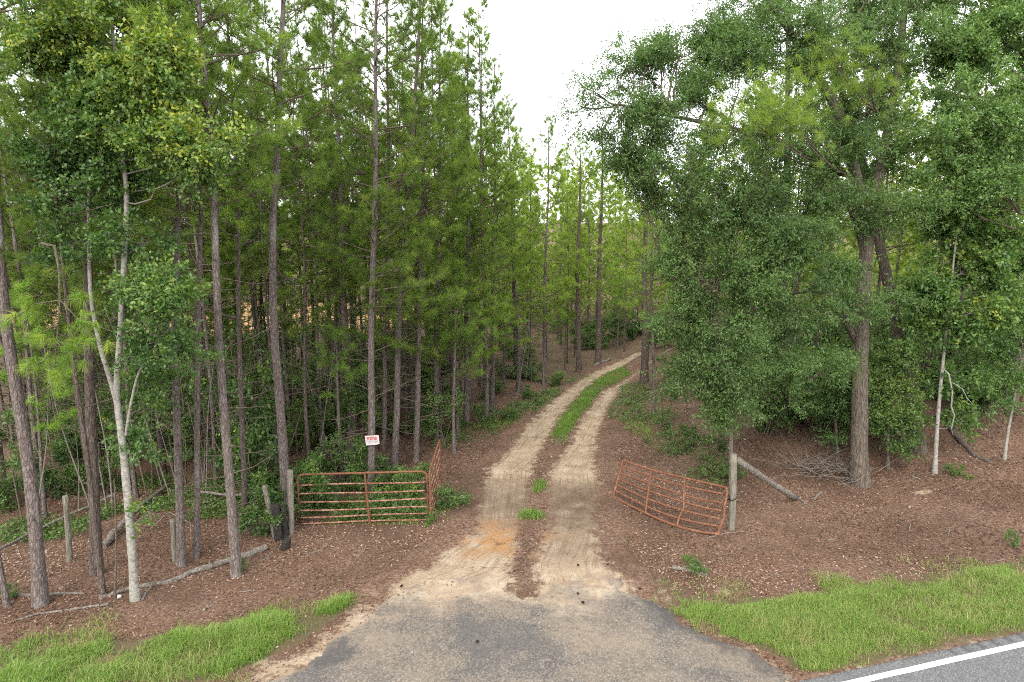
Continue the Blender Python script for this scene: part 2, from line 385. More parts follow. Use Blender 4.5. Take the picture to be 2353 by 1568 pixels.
# ------------------------------------------------------------------ ground
def axis(segs):
    out = []
    for a, b, st in segs: out.append(np.arange(a, b, st))
    return np.concatenate(out + [[segs[-1][1]]])
GRASS_L = [(-40, 1492), (120, 1478), (300, 1472), (480, 1440), (640, 1408), (720, 1385), (800, 1370), (830, 1385), (780, 1415), (720, 1460), (640, 1510), (520, 1552), (420, 1600), (-40, 1660)]
GRASS_R = [(1515, 1362), (1560, 1362), (1640, 1378), (1760, 1372), (1900, 1358), (2060, 1330), (2200, 1310), (2380, 1285), (2420, 1440), (2200, 1482), (2050, 1515), (1900, 1545), (1830, 1540), (1740, 1490), (1640, 1445), (1560, 1405)]
GLW, GRW = line_xy(GRASS_L), line_xy(GRASS_R)
xs = axis([(-900, -120, 60), (-120, -30, 6), (-30, -16, .8), (-16, 20, .2), (20, 34, .8), (34, 120, 6), (120, 900, 60)])
ys = axis([(-300, -20, 40), (-20, 6, 2), (6, 30, .18), (30, 60, .6), (60, 150, 5), (150, 1500, 60)])
X, Y = np.meshgrid(xs, ys); Z = base_z(X, Y)
tw = (X > fLL(Y) - .2) & (X < fRR(Y) + .2) & (Y > 12.2) & (Y < 60)
Z = Z - .05 * tw
mb = MB(); ny, nx = X.shape
i = np.arange(ny - 1)[:, None] * nx + np.arange(nx - 1)[None, :]
mb.add(np.stack([X, Y, Z], -1).reshape(-1, 3), np.stack([i, i + 1, i + nx + 1, i + nx], -1).reshape(-1, 4), 0)
sand = np.zeros_like(X); near = (Y > 5) & (Y < 24) & (np.abs(X) < 25)
da = seg_dist(X[near], Y[near], APW[[0, 1, 2, 3, 4, 5, 6]]); db = seg_dist(X[near], Y[near], APW[9:17])
hdst = (X[near] - e1[0]) * hn[0] + (Y[near] - e1[1]) * hn[1]
sv = np.maximum(.62 * (1 - sstep(.1, .55, da)), .36 * (1 - sstep(.05, .3, db)))
sv = np.maximum(sv, .42 * (1 - sstep(.0, .3, np.abs(hdst))))
for px, py, r, k in ((1410, 1272, .35, .7), (1950, 1375, .7, .5), (1660, 1358, .3, .6), (2120, 1130, .3, .7), (1460, 1225, .3, .5), (1640, 1350, .25, .5), (2150, 1365, .6, .35), (610, 1530, .5, .6), (850, 1380, .4, .5)):
    g = G(px, py); sv = np.maximum(sv, k * (1 - sstep(.2, 1, np.hypot((X[near] - g[0]) * .7, (Y[near] - g[1])) / r)))
sand[near] = sv
green = np.zeros_like(X)
green[near] = .75 * in_poly(X[near], Y[near], GLW) + .75 * in_poly(X[near], Y[near], GRW)
vg = [(980, 1000), (1150, 960), (1270, 890), (1370, 850), (1330, 870), (1230, 955), (1120, 1010), (1000, 1035)]
vgr = [(1430, 880), (1470, 880), (1560, 960), (1680, 1060), (1670, 1130), (1560, 1100), (1460, 1000), (1395, 960)]
VG, VGR = line_xy(vg), line_xy(vgr)
green = np.maximum(green, .52 * sstep(27, 34, Y) * (1 - sstep(44, 47, Y)) * (np.abs(X) < 40)); green = np.maximum(green, .55 * in_poly(X, Y, VG)); green = np.maximum(green, .5 * in_poly(X, Y, VGR))
field = sstep(47, 50, Y) * (1 - sstep(-9, -4, X)) * (1 - sstep(64, 68, Y))
ground = link('ground', mb.mesh('ground', M['floor'], True, {'sand': sand.ravel(), 'green': green.ravel(), 'field': field.ravel()}))
tag(ground, 'forest floor of brown pine straw and dry leaves', kind='structure')

# dirt track
yt = np.concatenate([np.arange(12.35, 30, .12), np.arange(30, G(1465, 822)[1] + 1.2, .3)]); u = np.linspace(0, 1, 64)
XL = fLL(yt) - .9; XR = fRR(yt) + .9
TX = XL[:, None] + (XR - XL)[:, None] * u[None, :]; TY = np.repeat(yt[:, None], 64, 1)
a1, a2, b1, b2 = (f(yt)[:, None] for f in (fLL, fLR, fRL, fRR))
dl = np.minimum(TX - a1, a2 - TX); dr = np.minimum(TX - b1, b2 - TX); dd = np.maximum(dl, dr)
sandw = np.clip(.42 + dd * 1.15, 0, 1) 
sandw = np.maximum(sandw, .4 * (1 - sstep(12.5, 13.9, TY)) * (dd > -.6))
mid = sstep(.1, .5, np.minimum(TX - a2, b1 - TX)) * (b1 > a2)
outer = sstep(.55, .9, np.maximum(a1 - TX, TX - b2))
TZ = base_z(TX, TY) + .008 + .05 * mid + .04 * (1 - sandw) - .09 * outer + .012 * fbm(TX * 3, TY * 1.2, 9) \
     - .012 * sstep(.2, .9, vnoise((TX - a1) * 6, TY * .15, 4)) * sandw - .03 * (1 - sstep(12.35, 13.0, TY))
gD = G(1260, 1165); damp = (1 - sstep(.8, 2.4, np.abs(TY - gD[1]))) * (.7 + .3 * sstep(fLR(gD[1]) - 1, fRR(gD[1]), TX))
gD2 = G(1300, 1260); damp = np.maximum(damp, .55 * (1 - sstep(.3, 1.2, np.hypot(TX - gD2[0], TY - gD2[1]))))
gO = G(1150, 1240); orange = 1 - sstep(.3, 1.5, np.hypot((TX - gO[0]) * .8, TY - gO[1]))
mb = MB(); ny, nx = TX.shape; i = np.arange(ny - 1)[:, None] * nx + np.arange(nx - 1)[None, :]
mb.add(np.stack([TX, TY, TZ], -1).reshape(-1, 3), np.stack([i, i + 1, i + nx + 1, i + nx], -1).reshape(-1, 4), 0)
o = link('dirt_track', mb.mesh('dirt_track', M['track'], True, {'sand': sandw.ravel(), 'damp': damp.ravel(), 'orange': orange.ravel(), 'tu': (TX - np.where(dl > dr, a1, b1)).ravel(), 'tv': TY.ravel()}))
tag(o, 'pale sandy two-rut track bending right into the pines', kind='structure')

# asphalt apron between highway and track: a fine grid clipped by its ragged outline
gx, gy = np.meshgrid(np.arange(-9, 9, .09), np.arange(6, 15.5, .09))
ed = seg_dist(gx, gy, np.vstack([APW, APW[:1]])); ins = in_poly(gx, gy, APW); sd = np.where(ins, ed, -ed) + .16 * fbm(gx * 2.2, gy * 2.2, 21, 4) + sstep(12.0, 12.9, gy) * (.1 + .4 * fbm(gx * 1.1, gy * 1.6, 23, 4)) * (gx > APW[:, 0].min()) * (ed < 1.2) * (np.abs(gx - .3) < 2.4)
hdst = (gx - e1[0]) * hn[0] + (gy - e1[1]) * hn[1]
keep = (sd > 0) & (hdst < .05)
ny, nx = gx.shape; i = np.arange(ny - 1)[:, None] * nx + np.arange(nx - 1)[None, :]
kf = keep[:-1, :-1] & keep[1:, :-1] & keep[:-1, 1:] & keep[1:, 1:]
Fq = np.stack([i, i + 1, i + nx + 1, i + nx], -1)[kf]
used = np.unique(Fq); rem = np.zeros(nx * ny, int); rem[used] = np.arange(len(used))
jx = gx + .03 * R.uniform(-1, 1, gx.shape); jy = gy + .03 * R.uniform(-1, 1, gx.shape)
az_ = base_z(jx, jy) + .016 + .004 * fbm(gx, gy, 5) - .02 * (1 - sstep(.02, .2, sd))
mb = MB(); mb.add(np.stack([jx, jy, az_], -1).reshape(-1, 3)[used], rem[Fq], 0)
far_edge = seg_dist(gx, gy, APW[[17, 18, 19, 20, 21, 22, 0]]); le = seg_dist(gx, gy, APW[:7]); re = seg_dist(gx, gy, APW[9:17])
sa = np.maximum(.85 * (1 - sstep(.05, 2.3, far_edge)), .62 * (1 - sstep(.05, .5, le)))
for px, py, r, k in ((1265, 1362, .45, .75), (1150, 1345, .5, .6), (1050, 1370, .5, .4), (860, 1470, .4, .4), (1210, 1330, .5, .6)):
    g = G(px, py); sa = np.maximum(sa, k * (1 - sstep(.3, 1, np.hypot(gx - g[0], (gy - g[1]) * 1.6) / r)))
ta = np.maximum(.6 * (1 - sstep(.1, 1.1, re)), .35 * (1 - sstep(.2, .5, np.abs(le - .55))))
gA = G(760, 1500); ta = np.maximum(ta, .7 * (1 - sstep(.2, .8, np.hypot(gx - gA[0], gy - gA[1]))))
o = link('asphalt_apron', mb.mesh('asphalt_apron', M['apron'], True, {'sand': sa.ravel()[used], 'tar': ta.ravel()[used]}))
tag(o, 'worn grey asphalt entrance apron flaring to the highway', kind='structure')

# highway with milled rumble grooves and white edge line
ss = np.unique(np.concatenate([np.arange(-80, 2, 2.0), np.arange(2, 9.5, .035), np.arange(9.5, 80, 2.0)]))
tt = np.unique(np.concatenate([[-.0, .05, .12], np.linspace(.12, line_off - .07, 16), [line_off - .05, line_off + .06], np.linspace(.8, 9, 14)]))
S, T = np.meshgrid(ss, tt)
gap = .33; ph = (S % gap) / gap
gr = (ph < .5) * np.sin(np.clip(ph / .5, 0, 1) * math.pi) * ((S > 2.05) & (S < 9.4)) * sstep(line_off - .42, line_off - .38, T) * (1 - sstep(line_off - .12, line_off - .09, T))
HXY = e1[None, None] + S[..., None] * hd + T[..., None] * hn
HZ = base_z(HXY[..., 0], HXY[..., 1]) + .03 - .016 * gr - .05 * (1 - sstep(0, .06, T))
mb = MB(); ny, nx = S.shape; i = np.arange(ny - 1)[:, None] * nx + np.arange(nx - 1)[None, :]
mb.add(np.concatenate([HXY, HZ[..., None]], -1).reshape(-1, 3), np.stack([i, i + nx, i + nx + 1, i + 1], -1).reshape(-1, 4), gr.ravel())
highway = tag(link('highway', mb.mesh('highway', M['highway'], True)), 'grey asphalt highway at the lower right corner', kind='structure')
mb = MB()
s_ = np.arange(-80, 80.1, .5); wv = .006 * fbm(s_ * 2, s_ * 0, 3)
a = e1 + s_[:, None] * hd + (line_off - .055 + wv)[:, None] * hn; b = a + .12 * hn
n_ = len(s_); V = np.concatenate([np.c_[a, np.full(n_, .036)], np.c_[b, np.full(n_, .036)]]); k = np.arange(n_ - 1)
mb.add(V, np.stack([k, k + n_, k + n_ + 1, k + 1], -1))
link('edge_line', mb.mesh('edge_line', M['paint']), highway)

# ------------------------------------------------------------------ plants: generators
def needles(mb, P, D, n, L, W, rg, rbase, spread=(.3, 1.35), back=.12):
    P = np.repeat(P, n, 0); D = np.repeat(nrm(D), n, 0); N = len(P)
    th = rg.uniform(spread[0], spread[1], N); q = nrm(np.cross(D, rg.normal(size=(N, 3))))
    d = nrm(D * np.cos(th)[:, None] + q * np.sin(th)[:, None] + np.array([0, 0, -.06]))
    o_ = P - D * (rg.uniform(0, back, N))[:, None]
    side = nrm(np.cross(d, rg.normal(size=(N, 3)))) * (W * .5)
    ln = (L * rg.uniform(.75, 1.15, N))[:, None]
    V = np.stack([o_ + side, o_ - side, o_ + d * ln], 1).reshape(-1, 3)
    F = np.arange(3 * N).reshape(-1, 3)
    rb = np.clip(np.repeat(rbase, n) + rg.normal(0, .07, N), 0, 1)
    mb.add(V, F, np.repeat(rb, 3))
def leaves(mb, P, D, L, W, rg, rn, up=.6):
    N = len(P); D = nrm(D)
    nn = nrm(rg.normal(size=(N, 3)) + np.array([0, 0, up])); side = nrm(np.cross(D, nn)); nn = np.cross(side, D)
    ln = (L * rg.uniform(.65, 1.2, N))[:, None]; wd = (W * rg.uniform(.7, 1.15, N))[:, None]
    V = np.stack([P, P + D * ln * .48 + side * wd * .5 + nn * wd * .16, P + D * ln - nn * ln * .08, P + D * ln * .48 - side * wd * .5 + nn * wd * .16], 1).reshape(-1, 3)
    mb.add(V, np.arange(4 * N).reshape(-1, 4), np.repeat(np.clip(rn, 0, 1), 4))

def gen_pine(rg, H, r0, cb, Lmax, path, step=.17, nn=46, nW=.009, nL=.21, dead=26, top_seen=1.0, twigk=6.5, tipr=.5, nocrown=False):
    tm, lm, cm = MB(), MB(), MB()
    hs = np.arange(0, H + .01, .55)
    ax = np.array([path(h) for h in hs])
    rad = r0 * (1 - .92 * (hs / H) ** 1.1) + .004
    rad[0] *= 1.3; rad[1] *= 1.06
    tube(tm, np.c_[ax, hs], rad, 9, 0, True, .06, rg)
    if not nocrown:
        h = cb
        TP, TD, TR = [], [], []
        while h < H - .15:
            f = (h - cb) / (H - cb); prof = (min(1, .6 + f * 2.0)) * (1 - f) ** .75 + .07
            L = Lmax * prof * rg.uniform(.6, 1.15); az = rg.uniform(0, 2 * math.pi)
            el = math.radians(rg.normal(14 + 42 * f, 9)); d = np.array([math.cos(az) * math.cos(el), math.sin(az) * math.cos(el), math.sin(el)])
            p = np.array([*path(h), h]); m = 6; pts = [p]; dd_ = d.copy()
            for k in range(m):
                dd_ = nrm(dd_ + np.array([0, 0, (-.06 if k < 2 else .13)]) + rg.normal(0, .07, 3)); pts.append(pts[-1] + dd_ * L / m)
            pts = np.array(pts); br = max(.008, .012 * L)
            tube(lm, pts, np.linspace(br, .004, m + 1), 4, 0, False)
            TP.append(pts[-1]); TD.append(dd_); TR.append(tipr + rg.normal(0, .12))
            nt = int(L * twigk) + 1; sg = 1
            for s in np.linspace(.28, .96, nt):
                sg = -sg; q = s * m; k = min(int(q), m - 1); bp = pts[k] + (pts[k + 1] - pts[k]) * (q - k)
                t = nrm(pts[k + 1] - pts[k]); sd_ = nrm(np.cross(t, [0, 0, 1])) * sg
                td = nrm(t * .75 + sd_ * rg.uniform(.4, 1.0) + np.array([0, 0, rg.uniform(-.1, .45)]))
                tl = (.16 + .34 * (1 - s) * min(L, 1.6)) * rg.uniform(.7, 1.3)
                e = bp + td * tl
                if tl > .28:
                    tube(lm, [bp, e], [.005, .003], 3, 0, False)
                TP.append(e); TD.append(nrm(td + [0, 0, .15])); TR.append(tipr - .1 + rg.normal(0, .2))
            h += step * rg.uniform(.6, 1.4)
        TP.append(np.array([*path(H), H])); TD.append(np.array([0, 0, 1.])); TR.append(tipr + .1)
        needles(cm, np.array(TP), np.array(TD), nn, nL, nW, rg, np.clip(TR, 0, 1))
    for k in range(dead):
        h = rg.uniform(1.2, cb * 1.25); az = rg.uniform(0, 6.283); L = rg.uniform(.2, 1.4) ** 1.5 + .15
        d = np.array([math.cos(az), math.sin(az), rg.uniform(-.25, .45)]); p = np.array([*path(h), h])
        pts = np.array([p, p + d * L * .5 + [0, 0, -.03 * L], p + d * L + rg.normal(0, .08, 3)])
        tube(lm, pts, [.014, .009, .004], 4, 0, False)
        if L > .7:
            q = pts[1]; tube(lm, [q, q + nrm(d + rg.normal(0, .5, 3)) * L * .4], [.005, .002], 3, 0, False)
    return tm, lm, cm
def put_pine(parts, loc, label, cat='tree', group=None, bark='pine_bark', needle='needle', name='pine_tree'):
    tm, lm, cm = parts; t = empty(name, loc); tag(t, label, cat, group)
    link('trunk', tm.mesh('pine_trunk', M[bark], True), t)
    if lm.n: tag(link('branches', lm.mesh('pine_branches', M['twig'], True), t), kind='stuff')
    if cm.n: tag(link('crown', cm.mesh('pine_crown', M[needle]), t), kind='stuff')
    return t
def bend_path(lean, amp=.12, ph=0, hk=(2.6, 1.0), H=15):
    return lambda h: (lean[0] * h + amp * math.sin(h * .5 + ph) * min(1, h / 3), lean[1] * h + amp * .7 * math.cos(h * .43 + ph) * min(1, h / 3))
def hero_path(base, marks):
    """marks: picture points further up the trunk, read in the plane of the trunk"""
    zz, dx = [0.0], [0.0]
    for px, py in marks:
        q = at(px, py, base[1]); zz.append(q[2] - base[2]); dx.append(q[0] - base[0])
    o_ = np.argsort(zz); zz = np.array(zz)[o_]; dx = np.array(dx)[o_]
    sl = (dx[-1] - dx[-2]) / max(zz[-1] - zz[-2], .3) * .5
    def f(h):
        x_ = np.interp(h, zz, dx) if h <= zz[-1] else dx[-1] + (h - zz[-1]) * sl
        return (float(x_) + .03 * math.sin(h * .9), .05 * math.sin(h * .4))
    return f
def smooth_path(f): 
    return lambda h: tuple(np.mean([f(max(0, h + d)) if h > .6 else f(max(0, h + d * h / .6)) for d in (-.6, -.3, 0, .3, .6)], axis=0) - (np.array([0, 0])))

heroes = []
def hero(base_px, marks, wpx, H, cb, Lmax, label, seed, **kw):
    b = G(*base_px); b[2] -= .05; heroes.append(b[:2])
    dist = b[1] * cp + (CAM_H - b[2]) * sp_
    r0 = .4 * wpx * dist / FPX
    p = smooth_path(hero_path(b, marks)); rg = np.random.default_rng(seed)
    mats = {k: kw.pop(k) for k in ('bark', 'needle') if k in kw}
    return put_pine(gen_pine(rg, H, r0, cb, Lmax, p, **kw), b, label, **mats)

def gen_hardwood(rg, stems, clumps, leafL=.085, leafW=.036, per=24, tw=.7, tip=.5, subs=7, droop=0.0, limb_r=.035, amin=-9):
    """stems: list of (points, radii); clumps: (centre, radii, twigs, tone)"""
    tm, lm, cm = MB(), MB(), MB()
    allp = []
    for pts, rad in stems:
        tube(tm, pts, rad, 10, 0, True, .07, rg); allp += list(np.asarray(pts)[1:])
    allp = np.array(allp); allp = allp[allp[:, 2] > amin]
    for c, rr, ntw, tone in clumps:
        c = np.asarray(c, float); rr = np.asarray(rr, float)
        d = np.linalg.norm((allp - c) * [1, 1, 1.0], axis=1) + np.maximum(0, allp[:, 2] - c[2] + .3 * np.linalg.norm((allp - c)[:, :2], axis=1)) * 3
        s = allp[int(np.argmin(d))]; L = np.linalg.norm(c - s)
        limb = curve(s, c, np.array([0, 0, -.06 * L]) + rg.normal(0, .05 * L, 3), 7)
        limb[1:-1] += rg.normal(0, .025 * L, (5, 3))
        lr = limb_r * min(1.6, .5 + L / 4)
        if L > .3: tube(lm, limb, np.linspace(lr, .012, 7), 6, 0, False, .05, rg)
        ns = max(subs, ntw // 14); SB = []
        for k in range(ns):
            q = rg.normal(size=3) * [1, 1, .8]; q /= np.linalg.norm(q); e = c + q * rr * rg.uniform(.5, 1.25)
            if vnoise(e[0] * 1.3, e[2] * 1.3, 11) + vnoise(e[1] * 1.3, e[2] * 1.3 + 7, 12) < -.55: continue
            st = limb[rg.integers(3, 7)]; sub = curve(st, e, rg.normal(0, .12, 3) + np.array([0, 0, .06]), 6); sub[1:-1] += rg.normal(0, .04, (4, 3))
            tube(lm, sub, np.linspace(.011, .004, 6), 4, 0, False); SB.append(sub)
        if not SB: continue
        SB = np.array(SB); w_ = rg.integers(0, len(SB), ntw); u_ = rg.uniform(.25, 1, ntw) ** .75 * 4.999; k_ = u_.astype(int); f_ = (u_ - k_)[:, None]
        St = SB[w_, k_] * (1 - f_) + SB[w_, k_ + 1] * f_; sd_ = nrm(SB[w_, np.minimum(k_ + 1, 5)] - SB[w_, k_])
        dr = nrm(sd_ * .6 + rg.normal(0, .55, (ntw, 3)) * [1, 1, .7] + np.array([0, 0, .08 - droop]))
        E = St + dr * (tw * rg.uniform(.5, 1.1, ntw))[:, None]
        for k in range(0, ntw, 3): tube(lm, [St[k], E[k]], [.004, .002], 3, 0, False)
        t = rg.uniform(0, 1, (ntw, per)) ** .8
        P = (St[:, None] + (E - St)[:, None] * t[..., None]).reshape(-1, 3)
        P += rg.normal(0, .035, P.shape)
        D = nrm(np.repeat(dr, per, 0) * .55 + nrm(rg.normal(size=P.shape)) * .85 + np.array([0, 0, -.12 - droop]))
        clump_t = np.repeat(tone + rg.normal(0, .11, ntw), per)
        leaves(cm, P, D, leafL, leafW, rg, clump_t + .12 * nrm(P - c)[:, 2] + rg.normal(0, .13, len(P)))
    return tm, lm, cm
def put_hard(parts, loc, label, bark, leaf, cat='tree', group=None, name='oak_tree', loose=False):
    tm, lm, cm = parts; t = empty(name, loc); tag(t, label, cat, group)
    if tm.n: link('trunk' if not loose else 'stem', tm.mesh('stem', M[bark], True), t)
    if lm.n: tag(link('branches', lm.mesh('limbs', M['twig' if bark != 'pale_bark' else 'dead_wood'], True), t), kind='stuff')
    if cm.n: tag(link('crown' if not loose else 'foliage', cm.mesh('leaves', M[leaf]), t), kind='stuff')
    return t

# ------------------------------------------------------------------ near pines left of the track
T = 'pine_bark'
hero((93, 1390), [(60, 1060), (25, 820), (5, 680), (-10, 480), (-20, 200)], 36, 17, 9.5, 2.3, 'thick leaning grey pine at the far left with its foot in the straw', 101, dead=6)
hero((16, 1394), [(0, 1312), (-30, 1200)], 14, 11, 6.5, 1.4, 'thin pine stem cut by the left picture edge beside the thick leaning pine', 102, dead=3)
hero((222, 1318), [(208, 1100), (205, 850), (200, 500)], 31, 16, 7.5, 2.1, 'brown pine trunk standing just left of and behind the white-barked tree', 103, bark='dark_bark')
hero((237, 1370), [(215, 1230), (195, 1050), (175, 880)], 15, 11, 6.5, 1.4, 'slim dark pine bending at its foot between leaning pine and white-barked tree', 104, bark='dark_bark', dead=4)
hero((417, 1300), [(405, 1100), (402, 800), (410, 430)], 23, 15.5, 7.2, 2.0, 'straight pine trunk nearest right of the white-barked tree', 105)
hero((451, 1280), [(448, 1050), (457, 750), (460, 430)], 17, 14.5, 7.4, 1.8, 'narrow pine trunk close beside two thicker ones, left of the leaning one', 106)
hero((543, 1322), [(523, 1120), (507, 850), (490, 480)], 27, 16, 7.8, 2.1, 'leaning pine trunk rising beside the upper end of the fallen log', 107)
hero((562, 1212), [(553, 1000), (548, 560)], 15, 14.5, 7, 1.9, 'thin pine trunk just right of and behind the leaning pine by the log', 108, bark='dark_bark')
hero((657, 1195), [(645, 1000), (630, 760), (624, 520), (640, 250), (657, 0)], 27, 18, 7.8, 2.5, 'tall pine trunk curving up behind the weathered gate post on the left', 109, dead=10)
hero((852, 1128), [(851, 900), (857, 650), (862, 350), (868, 0)], 21, 17.5, 5.0, 2.7, 'tall straight pine carrying the white posted sign', 110)
hero((806, 1050), [(805, 950), (790, 700), (782, 450)], 23, 15, 6.5, 2.2, 'crooked pine trunk left of the one carrying the sign', 111)
hero((905, 1080), [(912, 850), (925, 600), (945, 350), (965, 100)], 19, 17, 4.2, 2.7, 'pine trunk right of the sign, slanting right towards its top', 112)
hero((880, 1075), [(884, 800), (890, 500), (893, 200)], 14, 16, 4.4, 2.4, 'slim pine close behind the sign pine on its right', 113, bark='dark_bark')
hero((955, 1060), [(958, 900), (968, 650)], 16, 15, 3.4, 2.5, 'pine above the right end of the front gate, left of the pale shrub', 114)
hero((1003, 1020), [(1000, 850), (1008, 640)], 15, 15, 2.6, 2.7, 'pine standing over the pale shrub at the track edge', 115, tipr=.55)
hero((1072, 975), [(1070, 850), (1075, 600)], 15, 14.5, 2.3, 2.7, 'pine at the left track edge where the low green plants begin', 116, tipr=.58)
hero((1130, 945), [(1132, 800), (1135, 600)], 14, 13.4, 2.2, 2.6, 'pine over the roadside plants halfway along the left rut', 117, tipr=.6)
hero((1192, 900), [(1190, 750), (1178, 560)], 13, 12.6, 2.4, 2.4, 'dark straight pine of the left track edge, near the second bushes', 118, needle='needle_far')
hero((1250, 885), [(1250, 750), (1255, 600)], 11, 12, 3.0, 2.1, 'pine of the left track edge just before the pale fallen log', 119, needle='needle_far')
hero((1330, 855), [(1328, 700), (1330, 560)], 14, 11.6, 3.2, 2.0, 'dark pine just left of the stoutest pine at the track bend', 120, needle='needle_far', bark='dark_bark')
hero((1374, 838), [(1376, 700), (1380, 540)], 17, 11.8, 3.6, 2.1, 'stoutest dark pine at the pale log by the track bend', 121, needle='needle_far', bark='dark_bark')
# right of the track
hero((1502, 955), [(1500, 800), (1498, 620)], 9, 8.5, 3.4, 1.5, 'very thin pine sapling standing on the bank right of the right rut', 122, dead=5, tipr=.55)
hero((1480, 880), [(1482, 780), (1482, 650)], 22, 11.5, 3.4, 2.2, 'dark pine trunk right where the right rut meets the bend', 123, bark='dark_bark', needle='needle_far')
hero((1812, 968), [(1805, 850), (1800, 650)], 34, 16, 8, 2.4, 'dark thick pine trunk in the shade left of the broad oak', 124, bark='dark_bark', dead=6)
hero((2112, 1035), [(2085, 880), (2055, 700), (2010, 500), (1960, 300), (1890, 70)], 38, 16.5, 9.2, 2.9, 'large pine leaning left behind the broad oak', 125, bark='oak_bark', dead=4, tipr=.5, nL=.24, nW=.009, step=.22)

# ------------------------------------------------------------------ broadleaf trees on the right
def W3(px, py, Y): return at(px, py, Y)
def clump(px, py, rx, ry, Y, n, tone, base, rz=None):
    c = W3(px, py, Y); k = Y * cp / FPX * 1.02
    return (c - base, (rx * k, (rz if rz else .8 * rx * k), ry * k), n, tone)
ob = G(1975, 1112); ob[2] -= .05; Yo = ob[1]
def stem(base, marks, w0, w1, Yoff=0):
    pts = [np.zeros(3)] + [at(px, py, base[1] + Yoff * (k + 1) / len(marks)) - base for k, (px, py) in enumerate(marks)]
    pts = np.array(pts); m = len(pts)
    s = np.linspace(0, m - 1, m * 4); fine = np.stack([np.interp(s, np.arange(m), pts[:, c]) for c in range(3)], 1)
    f2 = fine.copy(); f2[1:-1] = (fine[:-2] + 2 * fine[1:-1] + fine[2:]) / 4; f2[1:-1] = (f2[:-2] + 2 * f2[1:-1] + f2[2:]) / 4
    rad = np.linspace(w0, w1, len(f2)) / 2; rad[0] *= 1.35; rad[1] *= 1.12
    return f2, rad
def fork(base, marks, w0, w1, Yoff=0):
    f2, rad = stem(base, marks, w0, w1, Yoff); d0 = f2[4] ; m = [at(px, py, base[1] + Yoff * k / max(1, len(marks) - 1)) - base for k, (px, py) in enumerate(marks)]
    m = np.array(m); s = np.linspace(0, len(m) - 1, len(m) * 4); fine = np.stack([np.interp(s, np.arange(len(m)), m[:, c]) for c in range(3)], 1)
    for _ in range(2): fine[1:-1] = (fine[:-2] + 2 * fine[1:-1] + fine[2:]) / 4
    return fine, np.linspace(w0, w1, len(fine)) / 2
oak_stems = [stem(ob, [(1974, 960), (1978, 800), (1985, 650), (1993, 520), (1960, 380), (1930, 260), (1850, 130), (1780, 20), (1720, -60)], .48, .1, -1.0),
             fork(ob, [(1988, 600), (2010, 450), (2035, 330), (2060, 180), (2080, 20), (2090, -120)], .34, .1, .5),
             fork(ob, [(1985, 560), (1955, 460), (1860, 345), (1700, 300), (1560, 270), (1420, 240)], .28, .04, -2.0),
             fork(ob, [(1972, 800), (1945, 740), (1925, 690), (1890, 668), (1830, 672), (1740, 690), (1640, 720)], .2, .03, -2.5)]
OC = []
def oc(px, py, rx, ry, dy, n, tone=.45): OC.append(clump(px, py, rx, ry, Yo + dy, n, tone, ob))
# the long arm against the sky, thinning to its tip
oc(1335, 245, 55, 42, -2, 42, .42); oc(1365, 210, 55, 35, -2, 40, .42); oc(1420, 235, 75, 60, -2, 100, .42); oc(1380, 300, 65, 45, -2.2, 55, .42); oc(1440, 320, 60, 45, -2.2, 70, .42); oc(1490, 280, 85, 65, -2, 230, .42); oc(1455, 160, 60, 45, -1.5, 100, .42)
oc(1520, 150, 80, 70, -1, 240, .42); oc(1570, 60, 95, 70, -1, 300, .42); oc(1480, 90, 50, 40, -1, 90, .42); oc(1590, 230, 95, 85, -1.6, 320, .42); oc(1680, 110, 110, 90, -.5, 360, .45)
oc(1430, 380, 65, 28, -2, 100, .4); oc(1500, 390, 75, 42, -2, 190, .38); oc(1580, 380, 95, 65, -2.4, 330, .4); oc(1690, 300, 100, 95, -1.5, 360, .42)
oc(1720, 0, 130, 80, 0, 360, .48); oc(1650, 480, 100, 85, -2.6, 380, .4); oc(1760, 430, 110, 100, -2.2, 420, .42)
oc(1560, 560, 80, 80, -2.2, 260, .52); oc(1640, 620, 95, 95, -2.8, 380, .45); oc(1745, 570, 110, 95, -2.8, 420, .44)
oc(1560, 720, 70, 80, -2.4, 260, .5); oc(1640, 760, 90, 90, -2.8, 360, .46); oc(1740, 710, 105, 100, -3.0, 420, .44)
oc(1600, 870, 85, 75, -2.4, 320, .48); oc(1690, 880, 85, 85, -2.8, 340, .45); oc(1640, 960, 80, 55, -2.5, 240, .48); oc(1780, 850, 85, 95, -2.4, 320, .42)
oc(1850, 560, 95, 95, -2.5, 360, .42); oc(1850, 730, 85, 95, -2.2, 320, .4); oc(1870, 420, 95, 95, -2, 340, .42); oc(1880, 250, 110, 95, -.5, 340, .48)
oc(1960, 90, 120, 100, .5, 380, .5); oc(2050, 200, 110, 100, .8, 330, .5); oc(2040, 360, 90, 90, .5, 260, .48); oc(2060, 480, 80, 80, -.8, 240, .5); oc(1900, 860, 60, 80, -1.5, 180, .38)
